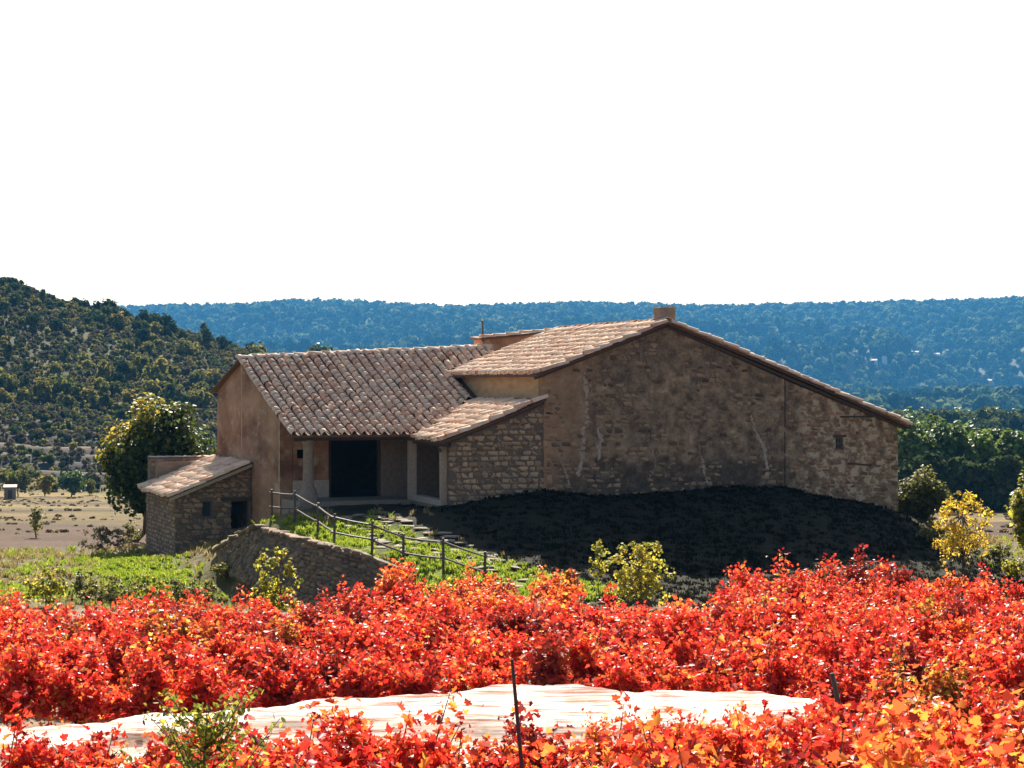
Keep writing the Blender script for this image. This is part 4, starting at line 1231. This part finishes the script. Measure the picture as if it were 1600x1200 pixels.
def blob_tree(seed, leaf, n, size, asp=1.0, clumps=9, trunk=True):
    rg = np.random.default_rng(seed)
    P, nrm, cc = crown_points(n, (0, 0, 0.55 * asp), (0.5, 0.5, 0.5 * asp), rg, clumps, 0.3, 0.45)
    me = leaf_mesh('tree', P, rg.uniform(0.7, 1.3, n) * size, M[leaf], nrm, 0.7, rg.random(n), False, rg)
    return me


def tuft(seed, leaf, n, h, spread):
    rg = np.random.default_rng(seed); V = []; Fc = []
    for i in range(n):
        a = rg.uniform(0, 6.28); r = rg.uniform(0, spread); x, y = r * math.cos(a), r * math.sin(a); hh = h * rg.uniform(0.5, 1.2); b = rg.normal(0, 0.35, 2) * hh; w = 0.018 + 0.01 * rg.random()
        ca, sa = math.cos(a + 1.2), math.sin(a + 1.2); k = len(V)
        V += [(x - w * ca, y - w * sa, -0.02), (x + w * ca, y + w * sa, -0.02), (x + b[0] * .4 + w * .7 * ca, y + b[1] * .4 + w * .7 * sa, hh * .6), (x + b[0] * .4 - w * .7 * ca, y + b[1] * .4 - w * .7 * sa, hh * .6), (x + b[0] + w * .2 * ca, y + b[1] + w * .2 * sa, hh), (x + b[0] - w * .2 * ca, y + b[1] - w * .2 * sa, hh)]
        Fc += [(k, k + 1, k + 2, k + 3), (k + 3, k + 2, k + 4, k + 5)]
    return np_mesh('tuft', V, Fc, M[leaf], np.repeat(rg.random(n), 2))


def near_pts(n, x0, x1, y0, y1, dens, seed):
    rg = np.random.default_rng(seed); x = rg.uniform(x0, x1, n); y = rg.uniform(y0, y1, n)
    k = dens(x, y) > rg.random(n); x, y = x[k], y[k]
    u = (x - G0.x) * UX.x + (y - G0.y) * UX.y; v = (x - G0.x) * VX.x + (y - G0.y) * VX.y
    inside = ((u > -0.1) & (u < 15.6) & (v > -0.1) & (v < 12)) | ((u > -8.8) & (u < 3) & (v > 3.6) & (v < 19.2)) | ((u > -4.2) & (u < 0.1) & (v > -0.1) & (v < 8)) | ((u > -12.1) & (u < -8) & (v > 11.6) & (v < 19.6))
    x, y = x[~inside], y[~inside]
    return np.stack([x, y, terrain(x, y)], -1), rg.uniform(0.6, 1.4, len(x))


def d_lawn(x, y):
    u = (x - G0.x) * UX.x + (y - G0.y) * UX.y
    a = fbm(x / 6, y / 6, 40, 4)
    m = (1 - sstep(-14.5, -11.8, u + 0.2 * a)) * sstep(0.46, 0.66, a + 0.25 * sstep(68, 76, y)) * (1 - sstep(84, 92, y)) * sstep(64, 67.5, y) * sstep(-19, -16, x + 2 * fbm(x / 2.2, y / 2.2, 41, 4))
    f = np.interp(y, [64, 65, 66.5, 68, 69, 70, 71.5, 73, 74], [W(800, 0, 64).x, W(757, 0, 65).x, W(693, 0, 66.5).x, W(630, 0, 68).x, W(581, 0, 69).x, W(522, 0, 70).x, W(496, 0, 71.5).x, W(461, 0, 73).x, W(425, 0, 74).x])
    s = (1 - sstep(1.6, 2.8, np.abs(x - f - 1.0))) * (1 - sstep(72.0, 74.5, y)) * sstep(61, 63, y) * sstep(0.3, 0.5, fbm(x / 2.2, y / 2.2, 41, 4))
    return np.clip(m + s, 0, 1)


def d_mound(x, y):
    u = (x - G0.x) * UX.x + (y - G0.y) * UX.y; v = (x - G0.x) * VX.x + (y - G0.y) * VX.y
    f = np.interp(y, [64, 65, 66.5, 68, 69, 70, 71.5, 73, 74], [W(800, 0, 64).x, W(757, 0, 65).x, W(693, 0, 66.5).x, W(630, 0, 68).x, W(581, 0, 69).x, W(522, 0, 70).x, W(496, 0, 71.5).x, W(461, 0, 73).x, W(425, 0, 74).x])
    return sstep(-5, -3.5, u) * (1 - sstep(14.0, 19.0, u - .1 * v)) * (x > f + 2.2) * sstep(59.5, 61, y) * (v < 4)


def d_dry(x, y):
    return np.clip(sstep(58.5, 60.5, y) * (0.25 + 0.75 * sstep(0.45, 0.6, fbm(x / 3, y / 3, 50, 4))) * (1 - d_mound(x, y)) * (1 - d_lawn(x, y)) * (1 - 0.75 * ((x > -9) & (x < 3) & (y > 62) & (y < 79))), 0, 1)


p, s = near_pts(26000, -26, 4, 60, 93, d_lawn, 1); scatter('lawn_grass', 'short bright green grass on the banks left of the house', p, s, [tuft(i, 'grass', 16, 0.13, 0.13) for i in range(5)], seed=1)
p, s = near_pts(12000, -8, 24, 58, 82, d_mound, 2); scatter('mound_grass', 'coarse grass coloured dark to carry the shade on the slope', p, s, [tuft(20 + i, 'grass_shade', 12, 0.08, 0.2) for i in range(5)], seed=2)
p, s = near_pts(15000, -28, 32, 57, 100, d_dry, 3); scatter('dry_grass', 'dry tawny grass and weeds round the house', p, s, [tuft(40 + i, 'grass_dry', 14, 0.17, 0.17) for i in range(4)] + [tuft(50, 'grass', 12, 0.2, 0.15)], seed=3)

# scrub on the left hill
rs_ = np.random.default_rng(14)
n = 26000
x = rs_.uniform(-190, 10, n); y = rs_.uniform(292, 530, n); k = (x / y > -0.32) & (x / y < 0.02); x, y = x[k], y[k]
dn = np.where(y < 352, 0.55 * sstep(0.35, 0.6, fbm(x / 14, y / 5, 71, 3)) + .1, 1.0) > rs_.random(len(x)); x, y = x[dn], y[dn]
dn = (fbm(x / 26, y / 36, 75, 3) > 0.43) | (rs_.random(len(x)) < 0.8); x, y = x[dn], y[dn]
scatter('hill_scrub', 'low scrub covering the left hillside', np.stack([x, y, terrain(x, y) - 0.1], -1), rs_.uniform(0.7, 1.9, len(x)), [blob_tree(200 + i, 'leaf_scrub' if i % 2 else ('leaf_hill_olive' if i else 'leaf_hill_dark'), 70, 0.26, 0.8, 7) for i in range(4)], seed=5)

n = 4200
y = rs_.uniform(125, 290, n); x = rs_.uniform(-0.27, 0.27, n) * y
k = sstep(0.42, 0.62, fbm(x / 26, y / 5, 81, 4)) > rs_.random(n); x, y = x[k], y[k]
scatter('field_weeds', 'low dry weeds in strips across the valley fields', np.stack([x, y, terrain(x, y) - 0.05], -1), rs_.uniform(0.2, 0.75, len(x)) ** 1.2, [blob_tree(230 + i, 'leaf_scrub' if i < 2 else 'grass_dry', 60, 0.24, 0.45, 4) for i in range(3)], seed=15)
# trees on the left hill: one object each
hill_proto = {}
for kind, leaf, asp, cnt in (('dark', 'leaf_hill_dark', 0.95, 5), ('olive', 'leaf_hill_olive', 1.1, 5), ('cone', 'leaf_hill_dark', 1.7, 3)):
    hill_proto[kind] = [blob_tree(300 + i + len(leaf) + int(asp * 100), leaf, 300, 0.17, asp, 14) for i in range(cnt)]
HL = {'dark': ('oak_tree', 'dark oak on the left hill', 'dark oaks on the left hillside'), 'olive': ('autumn_tree', 'ochre tree on the left hill', 'ochre trees low on the left hillside'),
      'cone': ('juniper_tree', 'pointed juniper on the left hill', 'junipers on the left hillside')}
cnt = 0
while cnt < 330:
    y = rs_.uniform(330, 528); px = rs_.uniform(-60, 470); x = (px - 800) / F * y; z = gz(x, y); py = 600 - z / y * F
    if rs_.random() < 0.85 and fbm(np.array([x / 26]), np.array([y / 36]), 75, 3)[0] < 0.45: continue
    if py > 665 or (py > 640 and rs_.random() < 0.6): continue
    pr = 0.75 if 545 < py < 640 else 0.15
    r = rs_.random(); kind = 'olive' if r < pr else ('cone' if r > 0.88 else 'dark')
    nm, lab, grp = HL[kind]; o = link_obj(nm, hill_proto[kind][rs_.integers(0, len(hill_proto[kind]))])
    sz = rs_.uniform(1.9, 4.6) * (0.7 if kind == 'cone' else 1.0) * (0.8 if py < 470 else 1)
    o.location = (x, y, z - 0.15); o.scale = (sz, sz, sz * rs_.uniform(0.8, 1.1)); o.rotation_euler = (0, 0, rs_.uniform(0, 6.28))
    hb_ = 'on the skyline' if py < np.interp(px, LH_PX, LH_PY) + 22 else ('high up' if py < 520 else ('half way up' if py < 585 else 'low down'))
    hx_ = 'at the far left' if px < 70 else ('above the left field' if px < 170 else ('above the big leafy tree' if px < 330 else 'behind the wing roof'))
    sz_ = 'small' if sz < 2.6 else ('mid sized' if sz < 3.5 else 'large')
    tag(o, '%s %s, %s, %s' % (sz_, lab, hb_, hx_), 'tree', '%s, %s %s %s' % (grp, sz_, hb_, hx_)); cnt += 1

# pine woods on the far ridge
n = 36000
y = np.sqrt(rs_.uniform(1850 ** 2, 5300 ** 2, n)); x = rs_.uniform(-0.29, 0.29, n) * y
FARH = [(1366, 570, 9), (1382, 566, 8), (1423, 557, 26), (1463, 560, 9), (1547, 602, 11)]
qx = x / y * F + 800; qy = 600 - terrain(x, y) / y * F; clear = np.zeros(n, bool)
for (hx, hy, hw) in FARH: clear |= (np.abs(qx - hx) < hw * 0.5 + 5) & (qy > hy - 3) & (qy < hy + 13)
x, y = x[~clear], y[~clear]; n = len(x)
rk = fbm(x / 210, y / 300, 60, 4); k = (rk < 0.62) | (rs_.random(n) < 0.6); x, y = x[k], y[k]
scatter('far_pine_wood', 'blue hazed pine woods on the distant ridge', np.stack([x, y, terrain(x, y) - 0.3], -1), rs_.uniform(9.0, 23.0, len(x)), [blob_tree(400 + i, 'leaf_far', 60, 0.34, 1.15 if i < 3 else 1.6, 6) for i in range(5)], seed=6)
n = 5000
y = rs_.uniform(600, 1850, n); x = rs_.uniform(-0.1, 0.34, n) * y
scatter('valley_wood', 'olive green trees on the valley floor behind the right grove', np.stack([x, y, terrain(x, y) - 0.3], -1), rs_.uniform(5, 11, n), [blob_tree(420 + i, 'leaf_hill_dark' if i else 'leaf_pine', 320, 0.13, 1.1, 12) for i in range(3)], seed=8)

# far white houses on the ridge
for i, (px, py, wd, lab) in enumerate([(1366, 570, 9, 'small far white house at the left end of the ridge hamlet'), (1382, 566, 8, 'far white house left of the longest one on the ridge'), (1423, 557, 26, 'longest far white house on the wooded ridge'),
                                        (1463, 560, 9, 'small far white house right of the longest one'), (1547, 602, 11, 'lone far pale house low on the right ridge')]):
    yy = np.linspace(2000, 4950, 900); xx = (px - 800) / F * yy; dd = terrain(xx, yy) - (600 - py) / F * yy; q = int(np.argmin(np.abs(dd))); Y = yy[q]
    b = Vector((xx[q], Y, gz(xx[q], Y))); h = empty('far_house', b, 0.15 * (i - 2)); tag(h, lab, 'house'); w = wd / F * Y; d = 12; h.scale = (1, 1, 1.3)
    Geo().box(-w / 2, w / 2, -d / 2, d / 2, -9, 6.2).build('wall', M['white_wall'], h)
    Geo().add([(-w / 2 - .4, -d / 2 - .5, 6.2), (w / 2 + .4, -d / 2 - .5, 6.2), (w / 2 + .4, d / 2 + .5, 6.2), (-w / 2 - .4, d / 2 + .5, 6.2), (-w / 2 - .4, 0, 8.2), (w / 2 + .4, 0, 8.2)],
              [(3, 2, 1, 0), (0, 1, 5, 4), (2, 3, 4, 5), (0, 4, 3), (1, 2, 5)]).build('roof', M['pink_roof'], h)

# ------------------------------------------------------------------ the vineyard
VINES = []
for sd in range(12):
    rg = np.random.default_rng(500 + sd); P = []; tg = Geo(); cg = Geo()
    hd = Vector((rg.uniform(-.1, .1), rg.uniform(-.06, .06), rg.uniform(.38, .5)))
    tg.tube([(0, 0, -.15), (rg.uniform(-.06, .06), rg.uniform(-.05, .05), .2), hd], [.06, .045, .05], 7)
    for c in range(15):
        a = rg.uniform(0, 6.28); out = rg.uniform(.15, .85); ht = rg.uniform(.55, 1.35) + (0.35 if rg.random() < 0.12 else 0)
        tip = Vector((math.cos(a) * out * 1.0, math.sin(a) * out * .65, ht)); mid = hd.lerp(tip, .5) + Vector((0, 0, rg.uniform(.08, .3)))
        tip.z -= rg.uniform(0, .35) * out
        pts = [hd.lerp(mid, t / 4).lerp(mid.lerp(tip, t / 4), t / 4) for t in range(5)]
        if c < 2:
            tip = Vector((rg.uniform(-.45, .45), rg.uniform(-.25, .25), rg.uniform(1.2, 1.75))); mid = hd.lerp(tip, .5); pts = [hd.lerp(tip, t / 4) for t in range(5)]
        cg.tube(pts, [.012, .011, .009, .007, .004], 5)
        nl = int(rg.uniform(125, 160)) if c > 1 else 70; t = rg.uniform(0.12, 1.05, nl)
        for q in t:
            m = hd.lerp(mid, q).lerp(mid.lerp(tip, q), q); P.append((m.x + rg.normal(0, .085), m.y + rg.normal(0, .085), max(m.z + rg.normal(-.02, .085), .12)))
    P = np.array(P); nrm = np.tile(np.array([[0, -0.15, 0.55]]), (len(P), 1)) + (P - np.array([0, 0, .6])) * 0.35
    fm = leaf_mesh('foliage', P, rg.uniform(.05, .105, len(P)), M['vine_red'], nrm, 1.0, rg.random(len(P)), False, rg, True)
    VINES.append((tg.mesh('trunk', M['bark'], True), cg.mesh('canes', M['bark'], True), fm))

rows = [(16.9, 1), (18.6, 1), (20.6, 1), (22.8, 1), (25.2, 2), (27.2, 2)] + [(32.0 + 2.35 * i, 0) for i in range(12)]
rv = np.random.default_rng(99)
NTH = ['first', 'second', 'third', 'fourth', 'fifth', 'sixth', 'seventh', 'eighth', 'ninth', 'tenth', 'eleventh', 'twelfth', 'thirteenth', 'fourteenth', 'fifteenth', 'sixteenth', 'seventeenth', 'eighteenth', 'nineteenth', 'twentieth',
       'twenty-first', 'twenty-second', 'twenty-third', 'twenty-fourth', 'twenty-fifth', 'twenty-sixth', 'twenty-seventh', 'twenty-eighth', 'twenty-ninth', 'thirtieth', 'thirty-first', 'thirty-second', 'thirty-third', 'thirty-fourth', 'thirty-fifth']
row_n = {}
ORD = ['nearest', 'second', 'third', 'fourth', 'fifth', 'sixth', 'seventh', 'eighth', 'ninth', 'tenth', 'eleventh', 'twelfth', 'thirteenth', 'fourteenth', 'fifteenth', 'sixteenth', 'seventeenth', 'farthest']
for ri, (Y0, zone) in enumerate(rows):
    half = Y0 * 0.262 + 0.6; x = -half; 
    while x < half:
        yy = Y0 + rv.normal(0, 0.16); px = x / yy * F + 800
        step = rv.uniform(0.95, 1.2) * (0.72 if zone == 1 else 1); xx = x; x += step
        sc = rv.uniform(0.92, 1.18)
        if zone == 2 and px < 1100: continue
        if zone == 1: sc *= float(np.interp(px, [0, 150, 420, 600, 1000, 1150, 1600], [0.86, 0.88, 0.92, 0.95, 0.95, 1.02, 1.12])) * (1.0 if Y0 > 20 else 1.05)
        if zone == 2: sc *= float(np.interp(px, [1100, 1250, 1400], [0.55, 0.75, 1.0]))
        if Y0 > 49 and px < 560 and (Y0 > 53 or rv.random() < .5): continue
        if Y0 > 45: sc *= float(np.interp(px, [500, 640, 900, 1150], [.85, .95, .85, .92]))
        if Y0 > 52: sc *= rv.uniform(0.9, 1.25) * float(np.interp(px, [560, 680, 880, 940, 1100, 1230, 1400, 1500], [.85, .92, .85, .65, .75, 1.02, 1.08, .9]))
        if Y0 > 50 and 905 < px < 1150: continue
        if Y0 > 56 and px < 1150: continue
        t, c, f = VINES[rv.integers(0, 12)]
        q = Vector((xx, yy, gz(xx, yy))); root = empty('grape_vine', q, rv.choice([0, math.pi]) + rv.normal(0, .15)); root.scale = (sc * rv.uniform(0.95, 1.15), sc, sc)
        mixd = 0.12 if zone == 0 else 0.55
        if zone == 0 and Y0 > 50 and 560 < px < 950: mixd = 0.7
        mt = 'vine_red'
        if rv.random() < mixd: mt = 'vine_orange' if rv.random() < 0.65 else 'vine_mixed'
        if mt == 'vine_red' and rv.random() < 0.2: mt = 'vine_dark'
        if zone == 0 and rv.random() < 0.05: continue
        if zone and mt == 'vine_mixed': mt = 'vine_orange'
        w = {'vine_dark': 'dark red', 'vine_red': 'red', 'vine_orange': 'orange', 'vine_mixed': 'brownish'}[mt]
        row_n[ri] = row_n.get(ri, 0) + 1
        tag(root, '%s leaved grape vine, %s from the left in the %s row from the camera' % (w, NTH[row_n[ri] - 1], ORD[ri]), 'grape vine', 'grape vines of the vineyard')
        link_obj('trunk', t, root); link_obj('canes', c, root)
        fo_ = link_obj('foliage', f, root); fo_.material_slots[0].link = 'OBJECT'; fo_.material_slots[0].material = M[mt]


def netting(label, prof, seed):  # stands in for blank white streaks across the vineyard
    """stand-in netting hung in loose folds along a row; prof is [(px, y_top, Y)]"""
    rg = random.Random(seed); n = 160; V = []; Fc = []; m = 15
    pts = []
    for i in range(n + 1):
        t = i / n * (len(prof) - 1); k = min(int(t), len(prof) - 2); f = t - k
        a = prof[k]; b = prof[k + 1]; px = a[0] + (b[0] - a[0]) * f; ty = a[1] + (b[1] - a[1]) * f; Y = a[2] + (b[2] - a[2]) * f
        x = (px - 800) / F * Y; g = gz(x, Y); zt = (600 - ty) / F * Y; pts.append((x, Y, g, max(zt - g, 0.12)))
    c0 = Vector(pts[n // 2][:3])
    for i, (x, Y, g, h) in enumerate(pts):
        h += 0.03 * math.sin(x * 2.3 + seed) + rg.uniform(-.012, .012)
        for j in range(m):
            t = j / (m - 1)
            sag = 0.05 * math.sin(t * 11 + 1.3 * math.sin(x * 0.7 + seed)) + 0.06 * math.sin(x * 2.7 + t * 4) * t
            V.append(Vector((x, Y - 0.35 * (1 - t) ** 2 + sag, g + t * h - 0.03 + 0.02 * math.sin(x * 5 + t * 9))) - c0)
    for i in range(n):
        for j in range(m - 1):
            q = i * m + j; Fc.append((q, q + m, q + m + 1, q + 1))
    g = Geo(); g.add(V, Fc); o = g.build('netting', M['net'], None, True, c0); tag(o, label, 'netting'); return o  # added netting, stands in for blank white streaks


netting('long stand-in netting for blank white streaks along a foreground vine row', [(-60, 1135, 28.6), (150, 1124, 28.8), (300, 1110, 29.0), (480, 1094, 29.2), (650, 1080, 29.4), (800, 1068, 29.4), (880, 1067, 29.3), (1000, 1074, 29.2), (1130, 1078, 29.0), (1290, 1084, 28.8)], 1)
netting('short stand-in netting for a blank white streak among vines at far left', [(-40, 1052, 38.3), (20, 1052, 38.3), (70, 1050, 38.3), (100, 1056, 38.3)], 2)


# low vines growing against the front of the stand-in netting
for k, (px, sc, mt, w, wh) in enumerate([(60, .42, 'vine_red', 'red', 'at its left end'), (235, .36, 'vine_dark', 'dark red', 'left of the tall weed'), (470, .40, 'vine_orange', 'orange', 'right of the tall weed'), (640, .52, 'vine_red', 'red', 'left of its highest point'),
                                         (930, .62, 'vine_orange', 'orange', 'right of the tall stake'), (1050, .66, 'vine_red', 'red', 'towards its right end'), (1165, .72, 'vine_orange', 'orange', 'at its right end')]):
    Y = 28.1; x = (px - 800) / F * Y; t, c, f = VINES[(k * 5) % 12]; root = empty('grape_vine', (x, Y, gz(x, Y)), k * 1.3); root.scale = (sc * 1.1, sc, sc)
    tag(root, 'low %s vine growing against the long stand-in netting, %s' % (w, wh), 'grape vine', 'low vines against the stand-in netting')
    link_obj('trunk', t, root); link_obj('canes', c, root); fo_ = link_obj('foliage', f, root); fo_.material_slots[0].link = 'OBJECT'; fo_.material_slots[0].material = M[mt]


# stakes and stumps
def stake(label, a, b, r, mat='timber', name='vine_stake'):
    a = Vector(a); b = Vector(b); o = Geo().tube([a - a, (b - a) * .5 + Vector((0.01, 0, 0)), b - a], [r * 1.1, r, r * .8], 7).build(name, M[mat], None, True, a); tag(o, label, 'stake', None); return o


Y = 20.2; bx = (832 - 800) / F * Y; stake('tall dark stake leaning before the stand-in netting', (bx, Y, gz(bx, Y) - .1), W(800, 1030, 20.0), 0.022)
Y = 25.0; bx = (1345 - 800) / F * Y; stake('thick weathered stump post leaning left among the right vines', (bx, Y, gz(bx, Y) - .1), W(1300, 1052, 24.9), 0.04, 'bark', 'leaning_post')

# tall weed in the left foreground
Y = 17.6; bx = (318 - 800) / F * Y
rg = np.random.default_rng(60); wb = Vector((bx, Y, gz(bx, Y))); weed = empty('tall_weed', wb); tag(weed, 'tall wispy olive weed with thin dark stem in left foreground', 'weed')
sg = Geo(); P = []
sg.tube([(0, 0, -.05), (.03, 0, .9), (.0, .02, 1.7), (.05, 0, 2.2)], [.022, .018, .012, .004], 6)
for c in range(60):
    z0 = rg.uniform(.7, 2.0); a = rg.uniform(0, 6.28); L = rg.uniform(.45, 1.1) * (1.3 - z0 * .3); q0 = Vector((.02, 0, z0)); q1 = q0 + Vector((math.cos(a) * L * .75, math.sin(a) * L * .5, L * rg.uniform(.4, .85)))
    mm = q0.lerp(q1, .5) + Vector((0, 0, -.05)); sg.tube([q0, mm, q1], [.008, .006, .003], 5)
    for t in rg.uniform(.2, 1.05, 42): m = q0.lerp(q1, t); P.append((m.x + rg.normal(0, .03), m.y + rg.normal(0, .03), m.z + rg.normal(0, .03)))
sg.build('stem', M['bark'], weed, True); P = np.array(P)
link_obj('leaves', leaf_mesh('leaves', P, rg.uniform(.035, .075, len(P)), M['leaf_yellowgreen'], None, 1, rg.random(len(P)) * .8, True, rg), weed)

# ------------------------------------------------------------------ haze
hz = Geo().box(-3500, 3500, -90, 6700, -48, 245).build('haze', None)
tag(hz, 'blue air haze filling the valley', kind='stuff')
t = NT('haze_air'); pv = t.n('ShaderNodeVolumePrincipled')
pv.inputs['Color'].default_value = (0.11, 0.48, 1.0, 1); pv.inputs['Density'].default_value = 0.000072; pv.inputs['Anisotropy'].default_value = 0.0
t.l(pv.outputs[0], t.out.inputs['Volume']); hz.data.materials.append(t.m)
